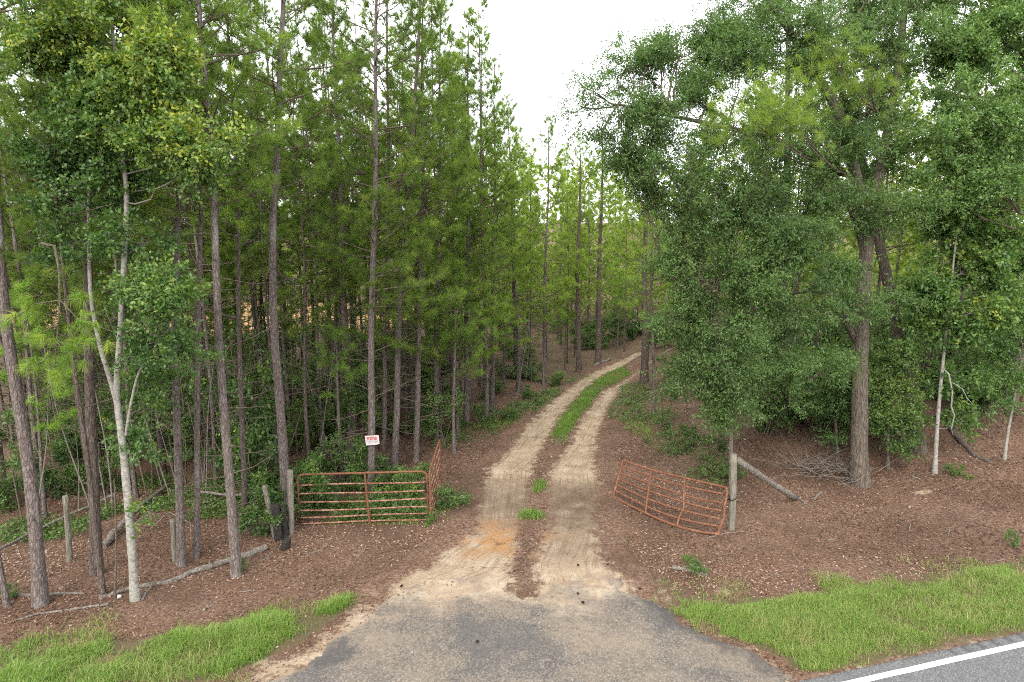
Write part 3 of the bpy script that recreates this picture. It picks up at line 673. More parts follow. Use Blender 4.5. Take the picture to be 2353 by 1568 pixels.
oc(1500, 340, 75, 50, -2, 130, .42); oc(1420, 300, 60, 45, -2, 70, .42); oc(1560, 130, 90, 70, -1.2, 170, .44); oc(1700, 180, 100, 80, -1.2, 200, .44); oc(1850, -10, 120, 70, .2, 220, .48); oc(1940, 40, 110, 80, -.4, 220, .48); oc(2090, 120, 100, 80, .4, 200, .5); oc(2110, 0, 100, 70, .3, 200, .5); oc(1985, 700, 45, 60, -1.3, 90, .45); oc(2015, 590, 55, 60, -1.2, 150, .5); oc(1945, 610, 60, 60, -1.6, 150, .42); oc(1960, 480, 70, 60, -1.6, 180, .45); oc(1940, 340, 80, 70, -1.5, 220, .48); oc(1890, 140, 90, 80, -1.5, 260, .48); oc(1820, 60, 90, 80, -1.4, 260, .48); oc(2050, 80, 90, 80, -.6, 240, .52); oc(2000, 260, 80, 70, -1.2, 200, .5); oc(2040, 700, 60, 60, -.6, 150, .5); oc(1800, 330, 90, 80, -1.8, 260, .44); oc(1990, 0, 100, 70, -.8, 240, .52)
oc(1625, 170, 110, 90, -1.2, 260, .45); oc(1640, 40, 110, 70, -.6, 240, .46); oc(1560, 480, 70, 50, -2.2, 120, .42); oc(1760, 150, 110, 90, -.4, 280, .46); oc(1800, 520, 90, 80, -2.5, 200, .42)
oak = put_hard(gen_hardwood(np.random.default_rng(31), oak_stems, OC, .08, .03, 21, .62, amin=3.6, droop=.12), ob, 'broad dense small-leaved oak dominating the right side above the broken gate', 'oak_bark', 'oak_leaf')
# bare wood scars on its trunk
M['scar'] = bark_mat('bare_wood_scar', (.12, .075, .045), (.24, .16, .1), (.33, .25, .17), (20, 20, 4))
for px, py, hw, hh in ((1964, 868, .045, .2), (1986, 985, .06, .16), (1974, 655, .07, .16)):
    m = MB(); c_ = at(px, py, Yo - .2) - ob; a_ = np.linspace(0, 2 * math.pi, 14, endpoint=False); rj = 1 + .18 * np.sin(a_ * 3 + px)
    o1 = np.c_[np.cos(a_) * hw * rj, np.full(14, .05), np.sin(a_) * hh * rj]; o2 = np.c_[np.cos(a_) * hw * .75, np.full(14, -.03), np.sin(a_) * hh * .8]
    k = np.arange(14); m.add(np.vstack([o1, o2, [[0, -.035, 0]]]) + c_, np.stack([k, (k + 1) % 14, (k + 1) % 14 + 14, k + 14], 1)); m.f.append(np.stack([k + 14, (k + 1) % 14 + 14, np.full(14, 28)], 1))
    link('bark_scar', m.mesh('bark_scar', M['scar'], True), oak)

def small_tree(base_px, marks, w0, w1, cl, label, seed, bark, leaf, leafL=.1, leafW=.05, per=22, tw=.55, name='oak_tree', Yoff=0, extra_stems=(), **kw):
    b = G(*base_px); b[2] -= .04; heroes.append(b[:2])
    st = [stem(b, marks, w0, w1, Yoff)] + [stem(b, m, a, c, Yoff) for m, a, c in extra_stems]
    C = [clump(px, py, rx, ry, b[1] + dy, n, tone, b) for px, py, rx, ry, dy, n, tone in cl]
    return put_hard(gen_hardwood(np.random.default_rng(seed), st, C, leafL, leafW, per, tw, **kw), b, label, bark, leaf, name=name)
small_tree((2148, 1087), [(2152, 1000), (2160, 900), (2170, 800), (2185, 660), (2200, 520)], .13, .04,
           [(2170, 760, 75, 55, 0, 200, .5), (2240, 720, 75, 50, -.3, 220, .6), (2230, 610, 90, 60, 0, 260, .58), (2140, 640, 75, 65, 0, 220, .5), (2280, 540, 75, 70, .3, 220, .55), (2190, 500, 80, 65, .3, 220, .52), (2190, 880, 50, 45, .3, 90, .4), (2210, 960, 35, 30, .2, 50, .45)],
           'small pale-trunked tree standing right of the broad oak', 41, 'pale_bark', 'gum_leaf', .12, .065)
small_tree((2308, 1055), [(2315, 1000), (2328, 930), (2340, 860)], .1, .04,
           [(2310, 890, 70, 50, 0, 200, .5), (2350, 800, 70, 70, 0, 260, .5), (2290, 780, 60, 60, .4, 160, .42), (2370, 680, 70, 70, .3, 220, .5)],
           'slim leaning little tree near the right picture edge', 42, 'pale_bark', 'oak_leaf', .09, .04)
small_tree((2040, 1078), [(2040, 1000), (2043, 930), (2048, 860)], .11, .05,
           [(2055, 900, 60, 45, 0, 170, .62), (2020, 960, 55, 45, -.2, 130, .5), (2085, 960, 50, 50, 0, 130, .5), (2050, 820, 60, 55, .2, 150, .5), (2060, 1020, 45, 35, .1, 80, .42)],
           'leafy sapling close right of the broad oak trunk', 43, 'oak_bark', 'shrub_leaf', .085, .045)
small_tree((1925, 1085), [(1922, 1000), (1918, 930), (1910, 850)], .09, .04,
           [(1915, 950, 60, 55, 0, 150, .3), (1890, 890, 60, 50, .3, 140, .3), (1945, 900, 45, 60, -.4, 110, .36)],
           'dark leafy sapling close left of the broad oak trunk', 44, 'dark_bark', 'oak_leaf', .09, .045)
small_tree((2480, 1060), [(2470, 900), (2450, 700), (2420, 480), (2390, 250), (2370, 50)], .4, .1,
           [(2120, 330, 100, 90, -1, 330, .52), (2200, 200, 110, 90, -1, 380, .55), (2290, 90, 110, 90, -.5, 380, .58), (2180, 60, 100, 80, -.5, 330, .55), (2290, 260, 100, 90, -.8, 380, .52), (2250, 400, 100, 90, -1, 380, .5), (2330, 400, 90, 90, 0, 330, .5), (2160, 460, 80, 70, -1, 220, .5), (2350, 180, 90, 90, .4, 330, .55), (2340, 570, 80, 80, 0, 260, .45), (2100, -10, 90, 60, .5, 260, .55), (2380, 0, 90, 90, 0, 300, .55), (2240, -20, 110, 70, .4, 220, .55), (2310, 20, 100, 70, 0, 200, .55), (2150, 130, 90, 80, 0, 200, .54), (2240, 310, 90, 80, .4, 200, .52)],
           'tall leafy tree filling the upper right corner of the picture', 45, 'oak_bark', 'oak_leaf', .095, .042)

# white-barked tree, left
bb = G(311, 1378); bb[2] -= .04; heroes.append(bb[:2])
st1 = stem(bb, [(301, 1240), (288, 1080), (272, 940), (266, 912), (276, 780), (280, 690), (287, 560), (292, 430), (270, 280), (262, 120), (255, 20)], .165, .045)
st2 = fork(bb, [(270, 930), (245, 845), (230, 800), (208, 690), (203, 556), (204, 400), (197, 216), (190, 60)], .1, .035, .5)
st3 = fork(bb, [(289, 1000), (300, 930), (315, 862), (345, 810), (400, 745), (430, 680)], .055, .016, -.4)
BC = []
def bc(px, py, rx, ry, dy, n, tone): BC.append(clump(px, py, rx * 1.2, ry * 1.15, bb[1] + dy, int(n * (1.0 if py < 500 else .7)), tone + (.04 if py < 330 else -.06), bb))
bc(230, 90, 110, 70, 0, 300, .72); bc(330, 110, 75, 75, -.3, 230, .8); bc(130, 120, 85, 70, .3, 220, .62); bc(300, 20, 110, 55, .2, 260, .7); bc(180, 20, 90, 50, .5, 200, .6)
bc(380, 160, 55, 45, -.5, 110, .78); bc(250, 210, 90, 60, 0, 190, .58); bc(140, 240, 85, 65, .3, 190, .5); bc(340, 240, 60, 55, -.4, 110, .66)
bc(400, 310, 75, 50, -.5, 130, .7); bc(455, 320, 65, 50, -.6, 110, .78); bc(430, 390, 50, 40, -.4, 60, .7); bc(330, 310, 70, 50, 0, 110, .5); bc(120, 340, 80, 60, .4, 150, .4); bc(230, 350, 80, 60, .2, 130, .36)
bc(130, 450, 80, 60, .5, 140, .34); bc(280, 440, 90, 50, .3, 140, .38); bc(330, 560, 80, 50, .2, 110, .4); bc(170, 560, 70, 50, .5, 100, .32)
bc(340, 660, 70, 50, -.4, 170, .56); bc(410, 680, 60, 50, -.5, 170, .62); bc(450, 710, 45, 40, -.6, 100, .7); bc(280, 720, 60, 45, .2, 90, .42); bc(360, 780, 60, 45, -.2, 90, .45); bc(410, 800, 45, 35, -.3, 60, .5)
bc(345, 920, 60, 75, .4, 160, .5); bc(330, 1000, 45, 45, .3, 70, .5); bc(338, 1175, 16, 24, -.1, 14, .72)
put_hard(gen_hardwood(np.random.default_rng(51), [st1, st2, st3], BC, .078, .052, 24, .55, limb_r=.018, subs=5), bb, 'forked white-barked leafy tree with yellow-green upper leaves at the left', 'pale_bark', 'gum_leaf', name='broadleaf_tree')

# long drooping pine bough with bright needle tufts hanging in front of the left trees
pb = G(93, 1390)
mbw, mbn = MB(), MB(); Yb = pb[1] - .7
def Q(px, py, dy=0): return at(px, py, Yb + dy)
main = [Q(95, 560), Q(125, 565), Q(136, 620), Q(138, 700), Q(130, 790), Q(126, 840)]
tube(mbw, np.array(main), np.linspace(.028, .01, 6), 5, 0, False)
TP, TD = [], []
rg = np.random.default_rng(61)
for a_, b_, c_ in ((Q(138, 690), Q(70, 700), Q(10, 750, -.2)), (Q(138, 690), Q(185, 740, -.2), Q(240, 800, -.3)), (Q(130, 800), Q(100, 830, .1), Q(55, 850)), (Q(126, 840), Q(130, 860), Q(135, 875, -.1)),
                   (Q(138, 690), Q(160, 760, .2), Q(175, 835, .1)), (Q(138, 690), Q(180, 690, .1), Q(210, 700)), (Q(130, 790), Q(165, 800, -.2), Q(200, 790, -.3)), (Q(135, 740), Q(105, 760, -.2), Q(85, 770, -.3))):
    tube(mbw, np.array([a_, b_, c_]), [.012, .008, .004], 4, 0, False)
    for f in np.linspace(.45, 1, 5):
        p = a_ + (b_ - a_) * min(1, f * 2) if f < .5 else b_ + (c_ - b_) * (f * 2 - 1)
        TP.append(p + rg.normal(0, .09, 3)); TD.append(nrm(c_ - b_) + rg.normal(0, .45, 3) + np.array([0, 0, -.1]))
needles(mbn, np.array(TP), np.array(TD), 85, .25, .0065, rg, .62 + rg.normal(0, .12, len(TP)), (.3, 1.3))
tag(link('hanging_bough', mbw.mesh('bough', M['twig'], True)), 'drooping pine bough with bright long needles in front of the white-barked tree', 'branch')
bo = bpy.data.objects['hanging_bough']; tag(link('needles', mbn.mesh('bough_needles', M['needle_bright']), bo), kind='stuff')

# pine boughs that hang before the oak
def bough(tips, root, label, seed, nL=.22, mat='needle', n=46, rb=.55, sp=(22, .34)):
    rg = np.random.default_rng(seed); a_, b_ = MB(), MB(); TP, TD = [], []
    for px, py, Yd in tips:
        e = at(px, py, Yd); m_ = (root + e) / 2 + np.array([0, 0, -.15])
        tube(a_, np.array([root, m_, e]), [.03, .018, .006], 5, 0, False)
        for k in range(sp[0]):
            q = e + rg.normal(0, sp[1], 3) * [1, 1, .7]
            TP.append(q); TD.append(nrm(q - root) * .5 + rg.normal(0, .5, 3) + np.array([0, 0, .35]))
            if k % 2 == 0: tube(a_, np.array([m_ + (e - m_) * rg.uniform(.4, 1), q]), [.006, .003], 3, 0, False)
    needles(b_, np.array(TP), np.array(TD), n, nL, .0075, rg, rb + rg.normal(0, .12, len(TP)), (.3, 1.3))
    o = link('pine_bough', a_.mesh('bough', M['twig'], True)); tag(o, label, 'branch')
    tag(link('needles', b_.mesh('needles', M[mat]), o), kind='stuff')
bough([(1700, 250, Yo - 4.6), (1760, 215, Yo - 4.6), (1800, 270, Yo - 4.9), (1740, 290, Yo - 4.7), (1850, 240, Yo - 4.6), (1840, 300, Yo - 4.6), (1790, 180, Yo - 4.4), (1680, 290, Yo - 4.4)], at(1955, 410, Yo - .3),
      'pine bough with long tufts jutting left in front of the broad oak', 71)
bough([(1930, 150, Yo - 2.8), (1980, 130, Yo - 2.8), (1960, 190, Yo - 2.8), (2000, 200, Yo - 2.8), (1900, 120, Yo - 2.8)], at(2020, 260, Yo - .5), 'smaller pine bough high in front of the broad oak', 72)

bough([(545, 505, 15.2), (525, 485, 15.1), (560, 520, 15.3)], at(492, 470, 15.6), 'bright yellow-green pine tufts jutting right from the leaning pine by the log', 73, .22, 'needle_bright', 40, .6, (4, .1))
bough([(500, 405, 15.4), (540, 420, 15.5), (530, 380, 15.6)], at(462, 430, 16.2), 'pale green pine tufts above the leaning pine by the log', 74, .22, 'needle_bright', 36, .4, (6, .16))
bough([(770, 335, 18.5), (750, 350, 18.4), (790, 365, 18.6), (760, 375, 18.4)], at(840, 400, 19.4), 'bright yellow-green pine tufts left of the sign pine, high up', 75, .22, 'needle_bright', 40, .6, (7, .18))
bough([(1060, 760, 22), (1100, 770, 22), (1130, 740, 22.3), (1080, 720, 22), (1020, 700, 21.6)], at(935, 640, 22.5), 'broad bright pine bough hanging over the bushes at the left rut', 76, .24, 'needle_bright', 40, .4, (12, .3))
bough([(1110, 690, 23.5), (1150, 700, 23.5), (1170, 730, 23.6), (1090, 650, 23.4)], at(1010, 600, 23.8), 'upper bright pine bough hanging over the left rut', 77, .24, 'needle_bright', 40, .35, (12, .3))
# ------------------------------------------------------------------ filling stands of pines
def variants(n, seed, H, cb, Lm, **kw):
    out = []
    for k in range(n):
        rg = np.random.default_rng(seed + k); h = rg.uniform(*H); c = rg.uniform(*cb)
        pth = bend_path((rg.normal(0, .008), rg.normal(0, .008)), rg.uniform(.03, .12), rg.uniform(0, 6))
        out.append([m.mesh(nm, mt, sm) for m, nm, mt, sm in zip(gen_pine(rg, h, rg.uniform(.042, .08), c, rg.uniform(*Lm), pth, **kw), ('pine_trunk', 'pine_branches', 'pine_crown'), (M['pine_bark'], M['twig'], None), (True, True, False))])
    return out
VA = variants(6, 300, (13.5, 16), (3.4, 6.6), (1.6, 2.2), step=.18, nn=38, nW=.013, dead=26, twigk=6)
VB = variants(4, 340, (12.5, 14.5), (2.4, 4.6), (1.7, 2.2), step=.2, nn=32, nW=.017, dead=16, tipr=.6, twigk=6.5)
VD = variants(4, 370, (12.5, 14.5), (2.0, 5.0), (1.9, 2.4), step=.24, nn=18, nW=.03, dead=4, twigk=7)
VY = variants(3, 390, (4.5, 7.5), (1.8, 2.6), (.9, 1.3), step=.16, nn=30, nW=.01, dead=3, twigk=9)
def with_mat(vs_, mat, bark=None):
    r_ = []
    for t_, l_, c_ in vs_:
        c2 = c_.copy(); c2.materials.clear(); c2.materials.append(mat)
        t2 = t_
        if bark: t2 = t_.copy(); t2.materials.clear(); t2.materials.append(bark)
        r_.append((t2, l_, c2))
    return r_
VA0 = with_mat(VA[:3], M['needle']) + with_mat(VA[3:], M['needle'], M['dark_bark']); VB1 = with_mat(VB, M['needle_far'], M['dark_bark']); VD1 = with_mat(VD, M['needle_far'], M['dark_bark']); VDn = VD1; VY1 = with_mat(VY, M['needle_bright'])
placed = [tuple(h) for h in heroes]
rgp = np.random.default_rng(77)
def place(v, x, y, label, group, s=1.0):
    t_, l_, c_ = v; px_ = 1176.5 + FPX * x / (y * cp + 7.5 * sp_)
    if 1120 < px_ < 1600 and y > 26: s = s * .83
    r_ = empty('pine_tree', (x, y, float(base_z(x, y)) - .04)); r_.rotation_euler[2] = rgp.uniform(0, 6.283); r_.scale = (s, s, s * rgp.uniform(.95, 1.05))
    tag(r_, label, 'tree', group); link('trunk', t_, r_); tag(link('branches', l_, r_), kind='stuff'); tag(link('crown', c_, r_), kind='stuff')
    placed.append((x, y)); return r_
def clear(x, y, d): return all((x - a_) ** 2 + (y - b_) ** 2 > d * d for a_, b_ in placed)
def stand(x0, x1, y0, y1, sp, ok, vs_, label, group, smin=.9, smax=1.08, mind=None):
    n = 0
    for yy in np.arange(y0, y1, sp):
        for xx in np.arange(x0, x1, sp):
            x = xx + rgp.uniform(-.42, .42) * sp; y = yy + rgp.uniform(-.42, .42) * sp
            if abs(x) > .765 * y + 1.6 or not ok(x, y) or not clear(x, y, mind or sp * .45): continue
            place(vs_[rgp.integers(len(vs_))], x, y, label, group, rgp.uniform(smin, smax)); n += 1
    return n
lt = lambda m: (lambda x, y: x < fLL(y) - m)
N1 = stand(-24, 6, 19.5, 30, 1.65, lambda x, y: x < fLL(y) - 1.6 and not (x > -3.2 and y < 21), VA0, 'thin pine crowded behind the front trunks left of the track', 'pines of the left stand', .92, 1.12)
N2 = stand(-36, 12, 30, 41, 2.6, lt(1.3), VB1, 'slender pine deep in the stand left of the track bend', 'far pines of the left stand')
N3 = stand(-40, 36, 40, 56, 3.1, lambda x, y: ((x < fLL(y) - 1.5) or (x > fRR(y) + 1.5)) and (-2 < x < 16 or rgp.uniform() < .4), VD1, 'distant yellow-green pine beyond the bend of the track', 'pines beyond the bend')
N4 = stand(4, 30, 23, 44, 3.4, lambda x, y: x > fRR(y) + 2.8 and not (x < 12 and y < 30 and x < fRR(y) + 4.5), VDn + VB1[:1], 'pine half hidden behind the broad oak, right of the track', 'pines behind the oak')
N5 = stand(-24, 8, 18.6, 40, 2.7, lambda x, y: x < fLL(y) - 1.6, VY1, 'young pine with fresh bright needles in the understory of the left stand', 'young understory pines', .6, 1.15, mind=.75)

# far treeline beyond the sandy field: reads as one mass
mb = MB(); rg = np.random.default_rng(88); nleaf = 27000
x_ = rg.uniform(-130, 150, nleaf); y_ = rg.uniform(66, 84, nleaf); top = 12.5 + 3.0 * fbm(x_ * .12, y_ * .3, 6) + 1.5 * vnoise(x_ * .6, y_ * .6, 8)
z_ = top * rg.uniform(0, 1, nleaf) ** .7
leaves(mb, np.c_[x_, y_, z_ + .5], nrm(rg.normal(size=(nleaf, 3))), .75, .5, rg, .3 + rg.normal(0, .2, nleaf))
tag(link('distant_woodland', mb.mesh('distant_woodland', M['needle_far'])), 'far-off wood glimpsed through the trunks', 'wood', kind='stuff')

mb = MB(); rg = np.random.default_rng(89); nleaf = 21000
x_ = rg.uniform(-8, 34, nleaf); y_ = rg.uniform(47, 57, nleaf); top = 5.5 + 2.5 * fbm(x_ * .3, y_ * .3, 16) + 1.2 * vnoise(x_ * .9, y_ * .9, 18)
leaves(mb, np.c_[x_, y_, top * rg.uniform(0, 1, nleaf) ** .8 + .2], nrm(rg.normal(size=(nleaf, 3))), .36, .2, rg, .35 + .2 * fbm(x_ * .5, y_ * .5, 19) + rg.normal(0, .16, nleaf))
tag(link('young_growth', mb.mesh('young_growth', M['needle_far'])), 'mass of green young growth closing the view beyond the bend', 'brush', kind='stuff')
# ------------------------------------------------------------------ understory saplings and shrubs
def shrub_variant(seed, w, h, n, leafL, leafW, mat, bark='twig', tone=.5):
    rg = np.random.default_rng(seed); st = []
    for k in range(5):
        a_ = rg.uniform(0, 6.28); e = np.array([math.cos(a_) * w * .45, math.sin(a_) * w * .45, h * rg.uniform(.6, .95)])
        st.append((curve((rg.normal(0, .04), rg.normal(0, .04), 0), e, rg.normal(0, .06, 3), 6), np.linspace(.014, .005, 6)))
    cl = []
    for k in range(6):
        a_ = rg.uniform(0, 6.28); r_ = rg.uniform(.1, .55) * w
        cl.append(((math.cos(a_) * r_, math.sin(a_) * r_, h * rg.uniform(.3, .9)), (w * .3, w * .3, h * .26), n, tone + rg.normal(0, .1)))
    tm, lm, cm = gen_hardwood(rg, st, cl, leafL, leafW, 14, .3, subs=2, limb_r=.01)
    return tm.mesh('stem', M[bark], True), lm.mesh('limbs', M['twig'], True), cm.mesh('leaves', M[mat])
SH = [shrub_variant(500, 1.0, 1.1, 30, .07, .04, 'shrub_leaf'), shrub_variant(501, 1.2, .8, 30, .08, .045, 'shrub_leaf', tone=.6), shrub_variant(502, .9, 1.5, 34, .07, .035, 'oak_leaf', tone=.6), shrub_variant(503, 1.3, 1.3, 40, .09, .05, 'gum_leaf', tone=.45)]
def shrub(v, loc, label, group=None, s=1.0, sz=None, name='shrub', rot=None):
    t_, l_, c_ = v; r_ = empty(name, loc); r_.rotation_euler[2] = rgp.uniform(0, 6.28) if rot is None else rot; r_.scale = (s, s, sz or s)
    tag(r_, label, 'bush', group); link('stem', t_, r_); tag(link('branches', l_, r_), kind='stuff'); tag(link('foliage', c_, r_), kind='stuff'); return r_
def on(px, py, dz=-.03): g = G(px, py); g[2] += dz; return g
shrub(SH[2], on(1018, 1030), 'pale grey-green bush at the track edge beyond the front gate', s=1.25)
shrub(SH[3], on(722, 1175), 'leafy bush growing through the left end of the front gate', s=.9, sz=.95)
shrub(SH[0], on(700, 1195), 'small bush in front of the left end of the front gate', s=.7, sz=1.0)
shrub(SH[1], on(760, 1110), 'leafy bush close behind the middle left of the front gate', s=1.1)
shrub(SH[3], on(880, 1130), 'bush behind the front gate below the sign pine', s=.9, sz=.7)
shrub(SH[1], on(945, 1140), 'low bush behind the right half of the front gate', s=.9)
shrub(SH[0], on(1040, 1165), 'low dark bush right of the hinge where the two gate panels meet', s=.75, sz=.6)
shrub(SH[1], on(985, 1200), 'little yellow-green plant at the foot of the front gate corner', s=.3)
shrub(SH[3], on(590, 1230), 'bush behind the leaning broken stump', s=.9)
shrub(SH[0], on(550, 1320), 'tiny bright plant at the foot of the leaning pine by the log', s=.28)
shrub(SH[0], on(30, 1375), 'tiny yellow-green plant at the far left log', s=.28)
shrub(SH[3], on(560, 1130), 'dark leafy sapling behind the leaning pine', s=1.3, sz=2.4)
shrub(SH[0], on(1600, 1318), 'small weed beside the grey slab at the verge', s=.42, sz=.4)
shrub(SH[1], on(2195, 1095), 'small green tuft on the straw right of the pale-trunked tree', s=.38)
shrub(SH[0], on(2330, 1260), 'small dark weed on the straw near the right edge', s=.25, sz=.4)
shrub(SH[3], on(745, 1168), 'leafy bush pushing through the front gate left of its middle upright', s=.8, sz=1.05)
shrub(SH[2], on(800, 1120), 'grey-green bush behind the front gate middle', s=1.0)
shrub(SH[3], on(620, 1165), 'leafy bush behind the charred stump', s=1.0, sz=1.2)
rgs = np.random.default_rng(91)
def scatter(poly, n, fn):
    P = line_xy(poly); lo, hi = P.min(0), P.max(0); k = 0; tries = 0
    while k < n and tries < 20000:
        tries += 1; x, y = rgs.uniform(lo, hi)
        if in_poly(np.array([x]), np.array([y]), P)[0]: fn(x, y, k); k += 1
scatter(vg, 13, lambda x, y, k: shrub(SH[(0, 1, 2)[k % 3]], (x - .3, y, float(base_z(x, y)) - .03), 'low bush in the green fringe along the left rut', 'bushes along the left rut', rgs.uniform(.3, .6)))
scatter([(1450, 890), (1500, 890), (1660, 1000), (1690, 1110), (1600, 1090), (1490, 990)], 8, lambda x, y, k: shrub(SH[(0, 1, 3)[k % 3]], (x, y, float(base_z(x, y)) - .03), 'low bush on the bank between right rut and oak', 'bushes on the right bank', rgs.uniform(.3, .55), rgs.uniform(.25, .45)))
scatter([(-40, 1200), (300, 1150), (660, 1090), (960, 1060), (1000, 1000), (600, 960), (0, 980)], 46, lambda x, y, k: shrub(SH[k % 4], (x, y, float(base_z(x, y)) - .03), 'shaded undergrowth bush among the trunks of the left stand', 'undergrowth of the left stand', rgs.uniform(.6, 1.3), rgs.uniform(.5, 1.6)))
scatter([(1720, 1060), (1900, 1050), (2100, 990), (2350, 960), (2350, 900), (1760, 960)], 18, lambda x, y, k: shrub(SH[(2, 3)[k % 2]], (x, y, float(base_z(x, y)) - .03), 'dark undergrowth bush in the shade behind the broad oak', 'undergrowth behind the oak', rgs.uniform(.8, 1.4), rgs.uniform(.8, 1.7)))
scatter([(1475, 800), (1560, 800), (1640, 870), (1600, 900), (1520, 860)], 9, lambda x, y, k: shrub(SH[k % 4], (x, y, float(base_z(x, y)) - .03), 'bush at the inner side of the track bend', 'bushes at the bend', rgs.uniform(.9, 1.5), rgs.uniform(.9, 1.8)))
for k in range(90):
    y = rgs.uniform(26, 46); x = rgs.uniform(-.7 * y, fLL(y) - 1.2)
    shrub(SH[k % 4], (x, y, float(base_z(x, y)) - .03), 'shaded undergrowth bush far back among the pines of the left stand', 'far undergrowth of the left stand', rgs.uniform(.8, 1.6), rgs.uniform(.5, 1.5))
for k in range(46):
    y = rgs.uniform(24, 46); x = rgs.uniform(fRR(min(y, 38)) + 3, .72 * y + 1)
    shrub(SH[(0, 2, 3)[k % 3]], (x, y, float(base_z(x, y)) - .03), 'bush far back in the shade behind the broad oak', 'far undergrowth behind the oak', rgs.uniform(1.0, 1.9), rgs.uniform(1.0, 2.4))
for k in range(14):
    y = rgs.uniform(38.5, 44); x = rgs.uniform(8.5, 17) if k > 5 else rgs.uniform(5.5, 9)
    place(VY1[k % 3], x, y, 'x', 'young understory pines', rgs.uniform(.7, 1.0))
for k in range(14, 28):
    y = rgs.uniform(28, 40) if k < 14 else rgs.uniform(39, 45); x = fLL(y) - rgs.uniform(1.2, 6) if k < 14 else rgs.uniform(2, 13)
    shrub(SH[k % 4], (x, y, float(base_z(x, y)) - .03), 'x', 'bushes at the bend', rgs.uniform(.8, 1.3), rgs.uniform(.6, 1.2))
# thin leafless-stemmed saplings
def sapling_variant(seed, H, n):
    rg = np.random.default_rng(seed); le = rg.normal(0, .09, 2); pts = np.array([[le[0] * h + .05 * math.sin(h), le[1] * h + .05 * math.cos(h * 1.3), h] for h in np.linspace(0, H, 9)])
    cl = [((le[0] * H * f + rg.normal(0, .35), le[1] * H * f + rg.normal(0, .35), H * f), (.45, .45, .35), n, .5 + rg.normal(0, .1)) for f in rg.uniform(.45, 1.0, 6)]
    tm, lm, cm = gen_hardwood(rg, [(pts, np.linspace(.025, .008, 9))], cl, .09, .05, 9, .35, subs=2, limb_r=.008)
    return tm.mesh('stem', M['twig'], True), lm.mesh('limbs', M['twig'], True), cm.mesh('leaves', M['gum_leaf'])
SP = [sapling_variant(520 + k, h, 16) for k, h in enumerate((3.2, 4.2, 5.0, 3.8))]
scatter([(-60, 1230), (300, 1200), (640, 1130), (980, 1040), (1000, 990), (600, 960), (-40, 980)], 44, lambda x, y, k: shrub(SP[k % 4], (x, y, float(base_z(x, y)) - .03), 'thin leafy sapling stem among the pines of the left stand', 'thin saplings of the left stand', rgs.uniform(.7, 1.25), name='sapling'))
scatter([(1780, 1050), (2100, 1040), (2350, 1000), (2350, 930), (1800, 960)], 12, lambda x, y, k: shrub(SP[k % 4], (x, y, float(base_z(x, y)) - .03), 'thin sapling in the shade behind the broad oak', 'saplings behind the oak', rgs.uniform(.8, 1.2), name='sapling'))

BS = []
for k in range(5):
    rg = np.random.default_rng(560 + k); m = MB(); H_s = rg.uniform(3, 6); le = rg.normal(0, .1, 2)
    tube(m, np.array([[le[0] * h + .06 * math.sin(h * 1.2 + k), le[1] * h + .05 * math.cos(h), h] for h in np.linspace(0, H_s, 10)]), np.linspace(.024, .007, 10), 6)
    for q in range(5):
        h = rg.uniform(.4, .95) * H_s; a_ = rg.uniform(0, 6.28); p = np.array([le[0] * h, le[1] * h, h]); tube(m, [p, p + np.array([math.cos(a_), math.sin(a_), .6]) * rg.uniform(.3, .8)], [.008, .003], 4, 0, False)
    BS.append(m.mesh('bare_stem', M['dead_wood'], True))
def bare(x, y, k):
    o = link('bare_sapling', BS[k % 5]); o.location = (x, y, float(base_z(x, y)) - .03); o.rotation_euler[2] = rgs.uniform(0, 6.28); z_ = rgs.uniform(.7, 1.2); o.scale = (z_, z_, z_); tag(o, 'x', 'sapling', 'thin bare stems of the left stand')
scatter([(-40, 1230), (300, 1190), (640, 1120), (1000, 1040), (1270, 890), (1200, 880), (900, 940), (400, 1000), (-40, 1050)], 60, bare)
# ------------------------------------------------------------------ gates
def norm_r(p, q): return np.asarray(q) - np.asarray(p)
def pipe(name, pts, r, mat, parent, n=8):
    m = MB(); tube(m, np.array(pts), r, n); return link(name, m.mesh(name, M[mat], True), parent)
def corner(a_, b_, c_, r, n=5):
    """path a -> rounded corner b -> c"""
    a_, b_, c_ = map(np.asarray, (a_, b_, c_)); p = b_ + nrm(a_ - b_) * r; q = b_ + nrm(c_ - b_) * r
    t = np.linspace(0, 1, n)[:, None]; return (1 - t) ** 2 * p + 2 * t * (1 - t) * b_ + t * t * q
gl = G(690, 1208); gr_ = G(983, 1200)
gate = empty('pipe_gate', (gl + gr_) / 2); tag(gate, 'rusty pink pipe gate left of the track with bushes through its left end', 'gate')
go = np.array(gate.location)
ax_ = gr_ - gl; ax_[2] = 0; Lg = np.linalg.norm(ax_); ax_ = ax_ / Lg; zb = min(gl[2], gr_[2]) + .05; HG = 1.3
def gp(s, z): return gl * [1, 1, 0] + ax_ * s + np.array([0, 0, zb + z]) - go
fr = np.vstack([[gp(0, 0)], corner(gp(0, 0), gp(0, HG), gp(Lg, HG), .16), corner(gp(0, HG), gp(Lg, HG), gp(Lg, 0), .16), [gp(Lg, 0)]])
pipe('frame', fr, .027, 'upright', gate)
for k, z in enumerate((1.02, .79, .57, .36, .18, .02)):
    pts = [gp(s, z + .012 * math.sin(s * 1.7 + k)) for s in np.linspace(.02, Lg - .02, 9)]
    pipe('rail', pts, .021, 'rail', gate)
pipe('upright', [gp(Lg * .52, HG + .02) - [0, .03, 0], gp(Lg * .53, .6) - [0, .03, 0], gp(Lg * .545, -.03) - [0, .03, 0]], .03, 'upright', gate)
m = MB(); tube(m, [gp(Lg, .75) + [-.03, -.05, .0], gp(Lg, 1.0) + [-.05, -.05, .02], gp(Lg, 1.02) + [.04, -.03, 0]], [.02, .022, .02], 6, rough=.3); link('chain', m.mesh('chain', M['chain'], True), gate)
